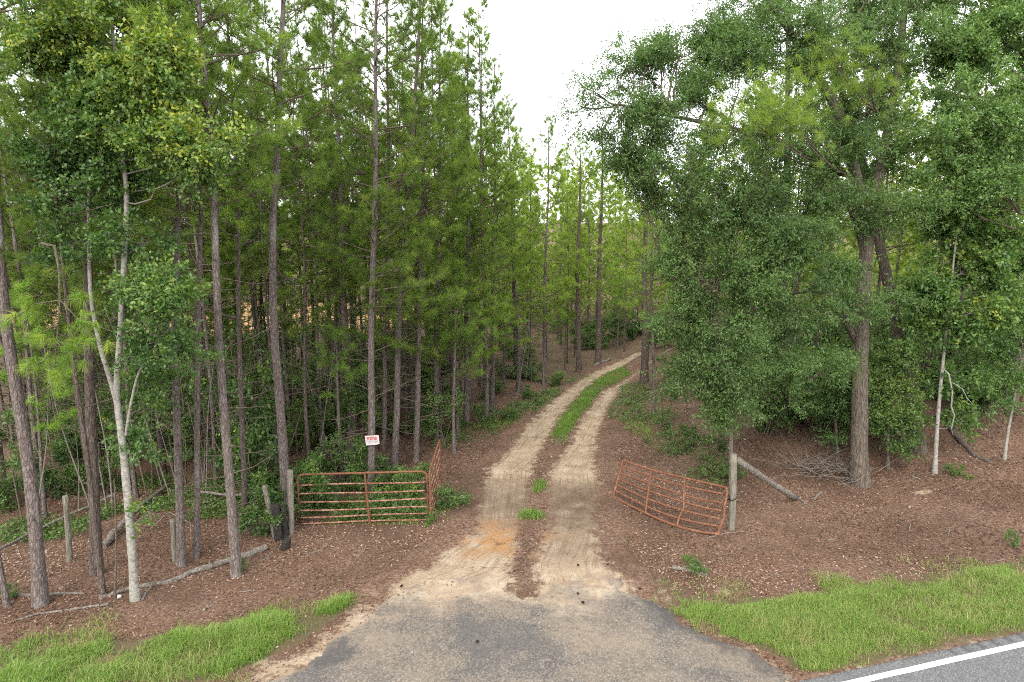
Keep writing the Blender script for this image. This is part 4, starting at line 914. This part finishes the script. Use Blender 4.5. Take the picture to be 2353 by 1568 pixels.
# second panel, swung back, seen nearly end-on
a0 = gr_ + np.array([.07, .02, .0]); a1_ = G(1003, 1152); a1_ = a1_ + np.array([.02, .9, 0])
gate2 = empty('pipe_gate', (a0 + a1_) / 2); tag(gate2, 'rusty pipe gate panel swung back from the front gate, seen nearly edge-on', 'gate'); go2 = np.array(gate2.location)
v2 = a1_ - a0; L2 = np.linalg.norm(v2[:2]); v2 = v2 / L2
def g2(s, z): return a0 + v2 * s + np.array([0, 0, z + .05 + .05 * s]) - go2
pipe('frame', np.vstack([[g2(0, 0)], corner(g2(0, 0), g2(0, 1.3), g2(L2, 1.3), .12), corner(g2(0, 1.3), g2(L2, 1.3), g2(L2, 0), .12), [g2(L2, 0)]]), .026, 'rail_dark', gate2)
for z in (1.05, .82, .6, .4, .2, .02): pipe('rail', [g2(.02, z), g2(L2 - .02, z)], .02, 'rail', gate2)
pipe('upright', [g2(L2 * .5, 1.3), g2(L2 * .5, 0)], .022, 'rail_dark', gate2)

# broken, sagging gate on the right: leans back, its lower edge out towards the viewer
def z6(x, y): return ((1480 + x / 4.706) * .9412, (1080 + y / 4.706) * .9412)
TLp, TRp, BLp, BRp = z6(195, 210), z6(1380, 520), z6(80, 640), z6(1300, 1080)
bl = G(*BLp); br_ = G(*BRp); bl[2] += .04; br_[2] += .05
tr = at(*TRp, G(1683, 1215)[1] - .12); tl = at(*TLp, bl[1] + .55)
gate3 = empty('pipe_gate', (bl + br_) / 2); tag(gate3, 'bent rusty pipe gate sagging open against the wooden post right of the track', 'gate'); go3 = np.array(gate3.location)
mid_out = (bl + br_) / 2; sagp = G(*z6(760, 960)); sagp[2] += .04; bow_b = (sagp - (bl * .45 + br_ * .55)) ; 
def g3(u_, v_):
    b_ = bl + (br_ - bl) * u_ + bow_b * (4 * u_ * (1 - u_)); t_ = tl + (tr - tl) * u_ + np.array([0, 0, -.05]) * 4 * u_ * (1 - u_)
    p = b_ + (t_ - b_) * v_; return p - go3
def g3r(v_, n=13, du=.012): return [g3(u_, v_) + np.array([0, 0, .012 * math.sin(u_ * 7 + v_ * 9)]) for u_ in np.linspace(du, 1 - du, n)]
pipe('frame_side', [g3(0, v_) for v_ in np.linspace(0, 1, 7)], .034, 'rail_dark', gate3)
pipe('top_rail', g3r(1.0, du=0), .031, 'rail_dark', gate3)
pipe('frame_side', [g3(1, 1), g3(1.012, .9), g3(1.01, .6), g3(1.02, .35), g3(1.0, .2), g3(.985, -.02)], .034, 'rail_dark', gate3)
pipe('bottom_rail', g3r(0.0, du=0), .033, 'rail_dark', gate3)
for v_ in (.16, .33, .5, .66, .84): pipe('rail', g3r(v_), .027, 'rail_dark', gate3)
pipe('upright', [g3(.3, v_) + [0, -.03, 0] for v_ in (0.0, .2, .45, .7, .95)], .03, 'upright', gate3)
pipe('upright', [g3(.62 + d_, v_) + [0, -.03, 0] for v_, d_ in ((0, -.03), (.2, -.015), (.4, .02), (.7, .01), (1, .01))], .028, 'rail_dark', gate3)

# ------------------------------------------------------------------ posts, plank, sign
def post(base_px, top_px, wpx, label, name='fence_post', mat='post_wood', sides=10, cap=.0, lean_y=0):
    b = G(*base_px); b[2] -= .1; Yp = b[1]; t_ = at(*top_px, Yp + lean_y); dist = Yp * cp + 6 * sp_; r_ = .5 * wpx * dist / FPX
    m = MB(); n = 9; pts = curve(b, t_, (.01, 0, 0), n) - b
    rad = np.full(n, r_) * np.linspace(1.06, .97, n); tube(m, np.vstack([pts, [pts[-1] + [0, 0, .015]]]), np.append(rad, r_ * .7), sides, 0, True, .035)
    o = link(name, m.mesh(name, M[mat], True)); o.location = [float(c) for c in b]; tag(o, label, 'post'); return o, b, t_
po, pbase, ptop = post((1681, 1217), (1686, 1045), 16, 'round weathered post carrying the broken gate right of the track')
m = MB(); ch = []
g_ = at(1682, 1143, pbase[1]) - pbase
for k in np.linspace(0, 2 * math.pi, 16): ch.append(g_ + np.array([math.cos(k) * .105, math.sin(k) * .105, .03 * math.sin(k) + .03 * math.cos(k)]))
tube(m, ch, .013, 5); box(m, g_ + np.array([-.11, -.06, 0]), (.03, .025, .045)); link('chain', m.mesh('chain', M['chain'], True), po)
post((1679, 1140), (1679, 935), 9, 'taller thin grey pole standing right behind the round gate post', name='pole')
# the plank that slopes down from the post
pa = at(1694, 1056, pbase[1] + .02); pbk = G(1832, 1150); pbk[2] += .05
m = MB(); d_ = nrm(pbk - pa); up_ = nrm(np.cross(np.cross(d_, [0, 0, 1]), d_)); sd_ = np.cross(d_, up_)
n = 9; f = np.linspace(0, 1, n); Lp = np.linalg.norm(pbk - pa)
for a_ in (0,):
    V = []
    for t in f:
        c = d_ * Lp * t + np.array([0, 0, -.03 * 4 * t * (1 - t)]); hw = .075 + .006 * math.sin(9 * t); th = .02
        for su, ss_ in ((1, 1), (1, -1), (-1, -1), (-1, 1)): V.append(c + up_ * hw * su + sd_ * th * ss_)
    F = [[4 * k + j, 4 * k + (j + 1) % 4, 4 * k + 4 + (j + 1) % 4, 4 * k + 4 + j] for k in range(n - 1) for j in range(4)] + [[3, 2, 1, 0], [4 * n - 4, 4 * n - 3, 4 * n - 2, 4 * n - 1]]
    m.add(V, F)
o = link('plank', m.mesh('plank', M['dead_wood_x'])); o.location = [float(c) for c in pa]; tag(o, 'grey plank sloping from the round gate post down to the ground', 'plank')
post((160, 1292), (150, 1141), 15, 'grey square-topped fence post between the leaning pine and the brown pine', sides=4)
post((401, 1290), (396, 1195), 12, 'short rotten fence post behind the nearest pine right of the white-barked tree')
post((668, 1226), (666, 1082), 15, 'weathered grey hinge post at the left end of the front gate', sides=6)
post((640, 1240), (632, 1160), 20, 'charred dark stump beside the hinge post of the front gate', name='stump', mat='charred')
post((655, 1235), (650, 1165), 14, 'thin blackened stub between charred stump and hinge post', name='stump', mat='charred')
post((648, 1262), (660, 1240), 20, 'low black stump end on the straw below the hinge post', name='stump', mat='charred')
post((633, 1236), (607, 1118), 11, 'broken reddish-grey stub leaning left beside the hinge post', name='stump', mat='dead_wood')
# sign on the pine
bs = G(852, 1128); rs_ = .5 * 20 * (bs[1] * cp + 6 * sp_) / FPX
cs = at(855.5, 1012, bs[1] - rs_ - .035)
sg_ = empty('posted_sign', cs); tag(sg_, 'white sign with red lettering nailed to the tall straight pine', 'sign')
sg_.rotation_euler = (0, math.radians(-5), math.radians(-6))
kx = bs[1] * cp / FPX * 1.03
wS, hS = 33 * kx / 2, 23 * kx / 2
m = MB(); tk = .008
out = np.array([[-wS, -hS], [wS * .45, -hS], [wS, -hS * .78], [wS, hS], [-wS, hS]])
V = [(x, -tk, z) for x, z in out] + [(x, tk, z) for x, z in out]
m.add(V, [[0, 1, 2, 3]]); m.add(V, [[0, 3, 4]]); m.add(V, [[8, 7, 6, 5]]); m.add(V, [[9, 8, 5]]); m.add(V, [[k, k + 5, (k + 1) % 5 + 5, (k + 1) % 5] for k in range(5)])
link('board', m.mesh('board', M['sign_white']), sg_)
def text_mesh(s, size, sx=1.0):
    c = bpy.data.curves.new('txt', 'FONT'); c.body = s; c.size = size; c.align_x = 'CENTER'; c.align_y = 'CENTER'; c.extrude = .002; c.offset = size * .022
    o_ = bpy.data.objects.new('txt', c); col.objects.link(o_); dg = bpy.context.evaluated_depsgraph_get(); me = bpy.data.meshes.new_from_object(o_.evaluated_get(dg))
    bpy.data.objects.remove(o_); bpy.data.curves.remove(c); return me
me = text_mesh('POSTED', hS * .95); me.materials.clear(); me.materials.append(M['sign_red'])
t_ = link('lettering', me, sg_); t_.rotation_euler = (math.pi / 2, 0, 0); t_.location = (0, -tk - .004, hS * .35)
wid = max(v.co.x for v in me.vertices) - min(v.co.x for v in me.vertices); t_.scale = (wS * 1.5 / wid, 1, 1)
m = MB(); rg = np.random.default_rng(5)
for zz in (-.12, -.3, -.52):
    x = -wS * .7
    while x < wS * .7:
        l_ = rg.uniform(.015, .05); box(m, (x + l_ / 2, -tk - .003, hS * zz), (l_ / 2, .0015, .0055)); x += l_ + .012
link('fine_print', m.mesh('fine_print', M['sign_grey']), sg_)
m = MB(); tube(m, [(0, -tk - .006, hS * .85), (0, tk + .06, hS * .85)], .005, 6); link('nail', m.mesh('nail', M['chain']), sg_)

# ------------------------------------------------------------------ fallen wood
def log(pxs, r0, r1, label, mat='dead_wood_x', name='fallen_log', lift=.0, sides=8, rough=.12, cat='log', ends=None, stubs=0, seed=0):
    P = np.array([G(*p) for p in pxs]); P[:, 2] += np.interp(np.arange(len(P)), [0, len(P) - 1], [r0, r1]) * .7 + (np.asarray(ends) if ends is not None else lift)
    s = np.linspace(0, len(P) - 1, max(8, len(P) * 4)); fine = np.stack([np.interp(s, np.arange(len(P)), P[:, c]) for c in range(3)], 1)
    o_ = fine[0].copy(); m = MB(); rg = np.random.default_rng(seed + 900)
    fine = fine + rg.normal(0, .18 * r0, fine.shape); tube(m, fine - o_, np.linspace(r0, r1, len(fine)), sides, 0, True, rough, rg)
    for k in range(stubs):
        q = fine[rg.integers(1, len(fine) - 1)] - o_; d = nrm(rg.normal(size=3) + [0, 0, .5]); l_ = rg.uniform(.15, .5)
        tube(m, [q, q + d * l_ * .5, q + (d + rg.normal(0, .2, 3)) * l_], [r1 * .5, r1 * .35, .004], 4, 0, False)
    o = link(name, m.mesh(name, M[mat], True)); o.location = [float(c) for c in o_]; tag(o, label, cat); return o
log([(612, 1262), (560, 1283), (470, 1310), (390, 1338), (330, 1350), (225, 1376)], .085, .04, 'long grey fallen log running from the broken stub to the white-barked tree', stubs=4)
log([(20, 1432), (90, 1412), (150, 1405), (250, 1391)], .018, .03, 'pale dead branch lying on the straw at the far left, nearest the grass', name='dead_branch', cat='branch', stubs=4, seed=1)
log([(-30, 1368), (80, 1371), (195, 1364)], .05, .025, 'grey branch lying behind the leaning pine foot at the far left', name='dead_branch', cat='branch', seed=2)
log([(-10, 1278), (90, 1235), (210, 1188), (272, 1165)], .04, .03, 'long thin rail leaning across the far left fence post', name='fence_rail', ends=[.1, .2, .3, .4], cat='rail', seed=3)
log([(238, 1262), (300, 1200), (388, 1122)], .09, .06, 'broken grey trunk leaning up behind the white-barked tree', ends=[0, .15, .1], seed=4)
log([(455, 1152), (540, 1165), (640, 1160)], .04, .035, 'weathered fence rail lying behind the leaning pine', name='fence_rail', ends=[.25, .3, .4], cat='rail', seed=5)
log([(345, 1222), (392, 1212), (440, 1230), (440, 1252)], .016, .008, 'pale arched dead branch right of the white-barked tree', name='dead_branch', ends=[.05, .4, .3, .1], cat='branch', seed=6)
log([(328, 1378), (350, 1345), (400, 1330)], .03, .012, 'forked pale root stick at the foot of the white-barked tree', name='dead_branch', cat='branch', stubs=3, seed=7)
log([(2178, 985), (2210, 1020), (2240, 1050), (2282, 1066)], .09, .05, 'dark rotten log lying on the straw at the right', mat='dark_bark', seed=8, stubs=2)
log([(1380, 1058), (1408, 1043), (1440, 1037)], .03, .02, 'small pale stick lying above the broken gate beside the right rut', name='stick', cat='stick', seed=9)
log([(1368, 843), (1400, 828)], .1, .07, 'pale fallen log at the left of the track bend', mat='dead_wood', seed=10)
log([(1300, 872), (1345, 864)], .05, .04, 'dark log lying at the left track edge before the bend', mat='dark_bark', seed=11)
log([(1545, 1308), (1580, 1312), (1622, 1326)], .05, .035, 'grey curved wood slab lying at the edge of the right verge', name='wood_slab', cat='slab', seed=12, rough=.3)
log([(1625, 1238), (1660, 1228), (1710, 1222)], .022, .012, 'grey stick lying below the broken gate corner', name='stick', cat='stick', seed=13, stubs=2)
log([(1870, 1150), (1888, 1132)], .035, .03, 'short pale wood chunk beside the lower end of the plank', name='wood_chunk', cat='wood', seed=14)
log([(1835, 1148), (1855, 1160), (1868, 1168)], .03, .015, 'dark twig at the lower end of the grey plank', name='stick', cat='stick', seed=15)
log([(600, 1292), (618, 1278), (632, 1262)], .02, .01, 'pale split stick below the upper end of the fallen log', name='stick', cat='stick', seed=16)
log([(2095, 1096), (2115, 1104)], .03, .025, 'dark wood bit on the straw right of the oak foot', name='wood_chunk', cat='wood', mat='dead_wood', seed=17)
log([(1890, 1330), (1935, 1330), (1960, 1325)], .014, .008, 'thin pale stick along the upper edge of the right verge', name='stick', cat='stick', seed=18)
for k, (px, py) in enumerate(((1660, 1290), (1770, 1325), (1830, 1285), (2010, 1250), (2090, 1215), (2180, 1225), (2250, 1180), (1950, 1180), (1560, 1268), (1745, 1245), (2290, 1290), (720, 1270), (470, 1400), (560, 1360), (1905, 1240), (2050, 1300))):
    a_ = rgs.uniform(0, 3.14); l_ = rgs.uniform(9, 26)
    log([(px - math.cos(a_) * l_, py - math.sin(a_) * l_ * .45), (px, py + 1), (px + math.cos(a_) * l_, py + math.sin(a_) * l_ * .45)], .019, .01, 'small grey twig lying on the straw', mat='dead_wood', name='stick', cat='stick', seed=30 + k, sides=5).__setitem__('group', 'loose twigs on the straw')
# white dead limb hanging from the pale-trunked tree
b = G(2148, 1087); m = MB()
H_ = lambda px, py, dy=0: at(px, py, b[1] - .2 + dy) - b
tube(m, [H_(2165, 845), H_(2180, 860), H_(2188, 900), H_(2186, 935), H_(2193, 955), H_(2186, 985), H_(2190, 1000)], [.02, .024, .024, .022, .018, .013, .006], 6)
tube(m, [H_(2190, 880), H_(2212, 895), H_(2222, 915), H_(2240, 935)], [.014, .014, .012, .005], 5)
o = link('dead_limb', m.mesh('dead_limb', M['pale_bark'], True)); o.location = [float(c) for c in b]; tag(o, 'crooked white dead limb hanging from the small pale-trunked tree', 'branch')
# brush pile left of the oak
m = MB(); rg = np.random.default_rng(64); cpile = G(1895, 1095)
for k in range(110):
    a_ = rg.uniform(0, 6.28); s0 = rg.normal(0, .55, 3) * [1.3, .6, 0] + [0, 0, rg.uniform(.0, .35)]; l_ = rg.uniform(.4, 1.3); d = nrm(np.array([math.cos(a_), math.sin(a_) * .6, rg.uniform(-.15, .6)]))
    tube(m, [s0, s0 + d * l_ * .5 + rg.normal(0, .06, 3), s0 + d * l_ + rg.normal(0, .1, 3)], [.011, .008, .003], 4, 0, False)
o = link('brush_pile', m.mesh('brush_pile', M['dead_wood'], True)); o.location = [float(c) for c in cpile]; tag(o, 'tangle of dead grey brushwood at the left foot of the broad oak', 'brushwood')
# pine cones
def cone_mesh():
    m = MB(); n = 60; rg = np.random.default_rng(3)
    k = np.arange(n); t = k / n; a_ = k * 2.39996; r_ = .034 * np.sin(np.clip(t * .92 + .1, 0, 1) * math.pi) ** .7 + .006; z = t * .1
    P = np.c_[np.cos(a_) * r_ * .3, np.sin(a_) * r_ * .3, z]; D = np.c_[np.cos(a_), np.sin(a_), .5 + .6 * t]
    leaves(m, P, D, .04, .03, rg, np.full(n, .5), .4); tube(m, [(0, 0, 0), (0, 0, .05), (0, 0, .1)], [.012, .018, .004], 6); return m.mesh('pine_cone', M['cone'])
cm_ = cone_mesh()
for (px, py), lab in (((1101, 1480), 'pine cone lying alone in the middle of the apron'), ((1331, 1370), 'pine cone on the apron nearest the end of the right rut'), ((1336, 1388), 'pine cone on the apron, lower of the pair below the right rut'),
                      ((1467, 1358), 'pine cone at the right upper corner of the apron'), ((1326, 1302), 'pine cone on the sandy end of the right rut'), ((1395, 1302), 'pine cone at the right side of the rut end'),
                      ((925, 1350), 'pine cone at the left edge of the apron top'), ((1180, 1318), 'pine cone between the ends of the two ruts')):
    o = link('pine_cone', cm_); g = G(px, py); o.location = (g[0], g[1], g[2] + .05); o.rotation_euler = (1.5, .1, rgs.uniform(0, 6)); s_ = rgs.uniform(.42, .62); o.scale = (s_,) * 3; tag(o, lab, 'pine cone', 'pine cones on the apron')
m = MB(); g = G(274, 1374); box(m, (0, 0, .03), (.035, .025, .03), None); o = link('pale_scrap', m.mesh('pale_scrap', M['pale_stone'])); o.location = [float(c) for c in g]; o.rotation_euler = (.2, .15, .5); tag(o, 'small white scrap by the thin stem left of the white-barked tree', 'scrap')
# thin dead stems left
for (b_, t_, lab) in (((264, 1372), (262, 1100), 'thin bare sapling stem just left of the white-barked trunk'), ((640, 1100), (700, 920), 'thin bare stem slanting right behind the hinge post')):
    b0 = G(*b_); q = at(*t_, b0[1]); m = MB(); tube(m, curve(b0, q, (.03, 0, 0), 7) - b0, np.linspace(.03, .012, 7), 6); o = link('bare_sapling', m.mesh('bare_sapling', M['twig'], True)); o.location = [float(c) for c in b0]; tag(o, lab, 'sapling')

# ------------------------------------------------------------------ ground stuff: grass, litter, straw, ground cover
def blades(polys, dens, L, W, rg, tone, thr=-.25, clump=1.1, flat=.55, sd=40, dz=0.0, jit=.5):
    mb = MB()
    for P in polys:
        P = np.asarray(P); lo, hi = P.min(0), P.max(0); n = int(np.prod(hi - lo) * dens); x = rg.uniform(lo[0], hi[0], n); y = rg.uniform(lo[1], hi[1], n)
        jx = x + jit * fbm(x * 1.3, y * 1.3, 1) + rg.normal(0, .05, n); jy = y + jit * fbm(x * 1.3, y * 1.3, 2) + rg.normal(0, .1, n)
        nz_ = fbm(x * clump, y * clump, sd) - .5 * (1 - sstep(0, .45, seg_dist(x, y, np.vstack([P, P[:1]]))))
        k = in_poly(jx, jy, P) & (nz_ + .3 * rg.uniform(-1, 1, n) > thr) & ((x - e1[0]) * hn[0] + (y - e1[1]) * hn[1] < -.02 + .1 * vnoise(x * 3, y * 3, 9)); x, y, nz_ = x[k], y[k], nz_[k]; N = len(x)
        z = base_z(x, y) + dz; a_ = rg.uniform(0, 6.283, N); l_ = L * rg.uniform(.35, 1.25, N) * (.45 + .9 * np.clip(nz_ + .35, 0, 1)); lean = rg.uniform(.2, 1.0, N) * flat * 1.6
        d = np.c_[np.cos(a_), np.sin(a_)]; p0 = np.c_[x, y, z]; s = np.c_[-d[:, 1], d[:, 0], np.zeros(N)] * (W * .5)
        p1 = p0 + np.c_[d * (lean * l_ * .35)[:, None], l_ * .55]; p2 = p0 + np.c_[d * (lean * l_)[:, None], l_ * (.95 - .35 * lean)]
        V = np.stack([p0 - s, p0 + s, p1 + s * .8, p1 - s * .8, p2], 1).reshape(-1, 3); q = np.arange(N) * 5
        r_ = np.clip(tone + .15 * nz_ + rg.normal(0, .2, N) + .35 * (rg.uniform(0, 1, N) < .1), 0, 1)
        V_ = V; mb.add(V_, np.stack([q, q + 1, q + 2, q + 3], 1), np.repeat(r_, 5))
        mb.f.append(np.stack([q + 3, q + 2, q + 4], 1) + mb.n - len(V_))
    return mb
rg = np.random.default_rng(400)
o = link('grass', blades([GLW], 4200, .26, .0068, rg, .5, -.3, 1.5, .85, 40).mesh('grass', M['grass'])); tag(o, 'tall green grass of the left verge', 'grass', kind='stuff')
o = link('grass', blades([GRW], 4500, .16, .0064, rg, .6, -.24, 1.25, .85, 44).mesh('grass', M['grass'])); tag(o, 'bright green grass of the right verge along the highway', 'grass', kind='stuff')
mg = [((LRp[0] + 6), LRp[1]) for LRp in z8([(1580, 250), (1420, 310), (1330, 370), (1230, 450), (1100, 590), (1000, 710), (930, 840), (850, 985)])] + z8([(980, 1000), (1050, 920), (1120, 790), (1200, 680), (1290, 560), (1400, 450), (1540, 390), (1640, 330)])
tuf = [z8([(740, 1310), (810, 1290), (880, 1330), (850, 1390), (790, 1430), (740, 1410)])]
patches = [line_xy(mg)] + [line_xy(t_) for t_ in tuf] + [line_xy([(1190, 1188), (1230, 1178), (1258, 1190), (1240, 1202), (1200, 1200)])]
o = link('grass', blades(patches, 2200, .2, .01, rg, .36, -.8, .8, .6, 47, .07, .15).mesh('grass', M['grass'])); tag(o, 'green grass strip between the two ruts', 'grass', kind='stuff')
o = link('grass', blades([GLW, GRW], 520, .26, .006, rg, .86, -1.2, .8, 1.0, 52, 0, 1.6).mesh('grass', M['grass'])); tag(o, 'dry straw-coloured stalks straggling through and beyond both verges', 'grass', kind='stuff')
fr_ = [line_xy(vg), line_xy([(1395, 960), (1430, 880), (1450, 880), (1480, 950), (1530, 1020), (1460, 1000)])]
o = link('grass', blades(fr_, 420, .17, .011, rg, .5, -.15, .8, .7, 49, .02, .3).mesh('grass', M['grass'])); tag(o, 'thin weedy grass fringing both sides of the track', 'grass', kind='stuff')
tf = [line_xy([(px - w_, py + h_), (px - w_ * .6, py - h_), (px + w_ * .7, py - h_), (px + w_, py + h_ * .6)]) for px, py, w_, h_ in ((805, 1380, 35, 12), (700, 1395, 60, 14), (1512, 1375, 18, 14), (1610, 1335, 30, 14), (1425, 1250, 14, 8), (860, 1195, 120, 14), (1000, 1185, 50, 20), (1345, 870, 30, 8))]
o = link('grass', blades(tf, 1300, .16, .007, rg, .5, -.6, jit=.15).mesh('grass', M['grass'])); tag(o, 'loose grass tufts at the gate and the apron corners', 'grass', kind='stuff')

# leaf litter and pine straw
rg = np.random.default_rng(410)
def floor_pts(n, x0, x1, y0, y1, fade):
    x = rg.uniform(x0, x1, n); y = y0 + (y1 - y0) * rg.uniform(0, 1, n) ** fade
    p = np.ones(n); p[in_poly(x, y, APW)] = .02
    d_ = seg_dist(x, y, np.vstack([APW, APW[:1]])); p[(d_ < .25) & (p < .5)] = .2
    l_ = (x > fLL(y)) & (x < fLR(y)) & (y > 12.3); r_ = (x > fRL(y)) & (x < fRR(y)) & (y > 12.3)
    ed_ = np.minimum.reduce([np.abs(x - fLL(y)), np.abs(x - fLR(y)), np.abs(x - fRL(y)), np.abs(x - fRR(y))])
    p[l_ | r_] = np.where(ed_[l_ | r_] < .22, .3, .035)
    p[in_poly(x, y, GLW) | in_poly(x, y, GRW)] = .1
    p[((x - e1[0]) * hn[0] + (y - e1[1]) * hn[1]) > -.08] = 0
    p *= np.clip(.6 + 1.25 * fbm(x * .55, y * .8, 61, 4), .12, 1)
    k = (rg.uniform(0, 1, n) < p) & (np.abs(x) < .82 * y + 1.5); return x[k], y[k]
x, y = floor_pts(205000, -15, 19, 8.8, 30, 1.35); N = len(x)
mb = MB(); a_ = rg.uniform(0, 6.283, N); D = np.c_[np.cos(a_), np.sin(a_), rg.normal(.08, .35, N)]
mixt = .5 + .5 * fbm(x * .45, y * .45, 71)
z0 = base_z(x, y) + .012 + .055 * (((x > fLR(y)) & (x < fRL(y)) & (y > 13)))
leaves(mb, np.c_[x, y, z0], D, .07, .03, rg, mixt * .8 + rg.normal(-.01, .2, N), 1.6)
tag(link('leaf_litter', mb.mesh('leaf_litter', M['litter'])), 'dry fallen leaves strewn over the forest floor', 'leaf litter', kind='stuff')
x, y = floor_pts(120000, -15, 19, 8.8, 26, 1.3); N = len(x); a_ = rg.uniform(0, 6.283, N); D = np.c_[np.cos(a_), np.sin(a_), rg.normal(.03, .15, N)]
s = np.c_[-D[:, 1], D[:, 0], np.zeros(N)] * .0035; p0 = np.c_[x, y, base_z(x, y) + .02]
V = np.stack([p0 - s, p0 + s, p0 + D * (.2 * rg.uniform(.6, 1.2, N))[:, None]], 1).reshape(-1, 3)
mb = MB(); mb.add(V, np.arange(3 * N).reshape(-1, 3), np.repeat(np.clip(.5 + rg.normal(0, .28, N), 0, 1), 3))
tag(link('pine_straw', mb.mesh('pine_straw', M['straw'])), 'fallen brown pine needles covering the forest floor', 'pine straw', kind='stuff')
# low green ground cover
mb = MB()
for P, n in ((VG, 1300), (VGR, 650), (line_xy([(690, 1200), (980, 1195), (960, 1090), (700, 1090)]), 1500), (line_xy([(0, 1250), (640, 1180), (640, 1080), (0, 1100)]), 1500), (line_xy([(1010, 1170), (1070, 1160), (1060, 1120), (1010, 1120)]), 260)):
    lo, hi = P.min(0), P.max(0); x = rg.uniform(lo[0], hi[0], n * 3); y = rg.uniform(lo[1], hi[1], n * 3); k = in_poly(x, y, P) & (fbm(x * .9, y * .9, 81) > -.05); x, y = x[k][:n], y[k][:n]; N = len(x); q = 9
    h_ = rg.uniform(.05, .3, N); X_ = np.repeat(x, q) + rg.normal(0, .09, N * q); Y_ = np.repeat(y, q) + rg.normal(0, .09, N * q); Zp = base_z(X_, Y_) + np.repeat(h_, q) * rg.uniform(.25, 1, N * q)
    D = np.c_[rg.normal(size=(N * q, 2)), rg.normal(.2, .4, N * q)]
    leaves(mb, np.c_[X_, Y_, Zp], D, .08, .045, rg, np.repeat(.5 + rg.normal(0, .18, N), q) + rg.normal(0, .1, N * q), 1.2)
tag(link('ground_cover', mb.mesh('ground_cover', M['shrub_leaf'])), 'low green plants along the track and behind the gates', 'ground cover', kind='stuff')

# ------------------------------------------------------------------ labels that single out each repeat: counted from a landmark
LMK = [(-9999, 'the left picture edge'), (93, 'the thick leaning pine'), (222, 'the brown pine'), (311, 'the white-barked tree'), (417, 'the straight pine beside the white-barked tree'), (543, 'the leaning pine by the log'), (657, 'the hinge post'),
       (760, 'the gate middle'), (852, 'the sign pine'), (955, 'the front gate corner'), (1018, 'the pale bush'), (1130, 'the roadside plants'), (1250, 'the pine before the pale log'), (1374, 'the stoutest pine at the bend'),
       (1480, 'the dark pine by the right rut'), (1600, 'the broken gate middle'), (1683, 'the round gate post'), (1812, 'the thick shaded pine'), (1975, 'the broad oak trunk'), (2148, 'the pale-trunked tree'), (2308, 'the slim little tree at right')]
ORD = ['first', 'second', 'third', 'fourth', 'fifth', 'sixth', 'seventh', 'eighth', 'ninth', 'tenth', 'eleventh', 'twelfth', 'thirteenth', 'fourteenth', 'fifteenth', 'sixteenth', 'seventeenth', 'eighteenth', 'nineteenth', 'twentieth']
SHORT = {'pines of the left stand': 'thin pine behind the front trunks', 'far pines of the left stand': 'slender pine deep in the stand', 'pines beyond the bend': 'distant yellow-green pine', 'pines behind the oak': 'half hidden background pine',
         'young understory pines': 'young bright-needled pine', 'bushes along the left rut': 'low rut-side bush', 'bushes on the right bank': 'low bank bush', 'undergrowth of the left stand': 'shaded undergrowth bush',
         'undergrowth behind the oak': 'dark undergrowth bush', 'far undergrowth of the left stand': 'far-back shaded bush', 'far undergrowth behind the oak': 'far-back bush', 'bushes at the bend': 'bush at the bend', 'thin saplings of the left stand': 'thin leafy sapling', 'saplings behind the oak': 'thin shaded sapling', 'thin bare stems of the left stand': 'thin bare grey stem', 'loose twigs on the straw': 'small grey twig on the straw'}
bins = {}
for o in sc.objects:
    g_ = o.get('group')
    if o.parent is None and g_ in SHORT:
        d_ = o.location.y * cp + (CAM_H - o.location.z) * sp_; px = 1176.5 + FPX * o.location.x / d_
        k = max(i_ for i_, (x_, _) in enumerate(LMK) if x_ <= px); bins.setdefault((g_, k), []).append((px, o.name))
for (g_, k), lst in bins.items():
    for n_, (px, nm) in enumerate(sorted(lst)):
        bpy.data.objects[nm]['label'] = '%s %s rightward from %s' % ((ORD[n_] if n_ < 20 else '%dth' % (n_ + 1) if n_ + 1 not in (21, 22, 23) else {21: 'twenty-first', 22: 'twenty-second', 23: 'twenty-third'}[n_ + 1]), SHORT[g_], LMK[k][1])
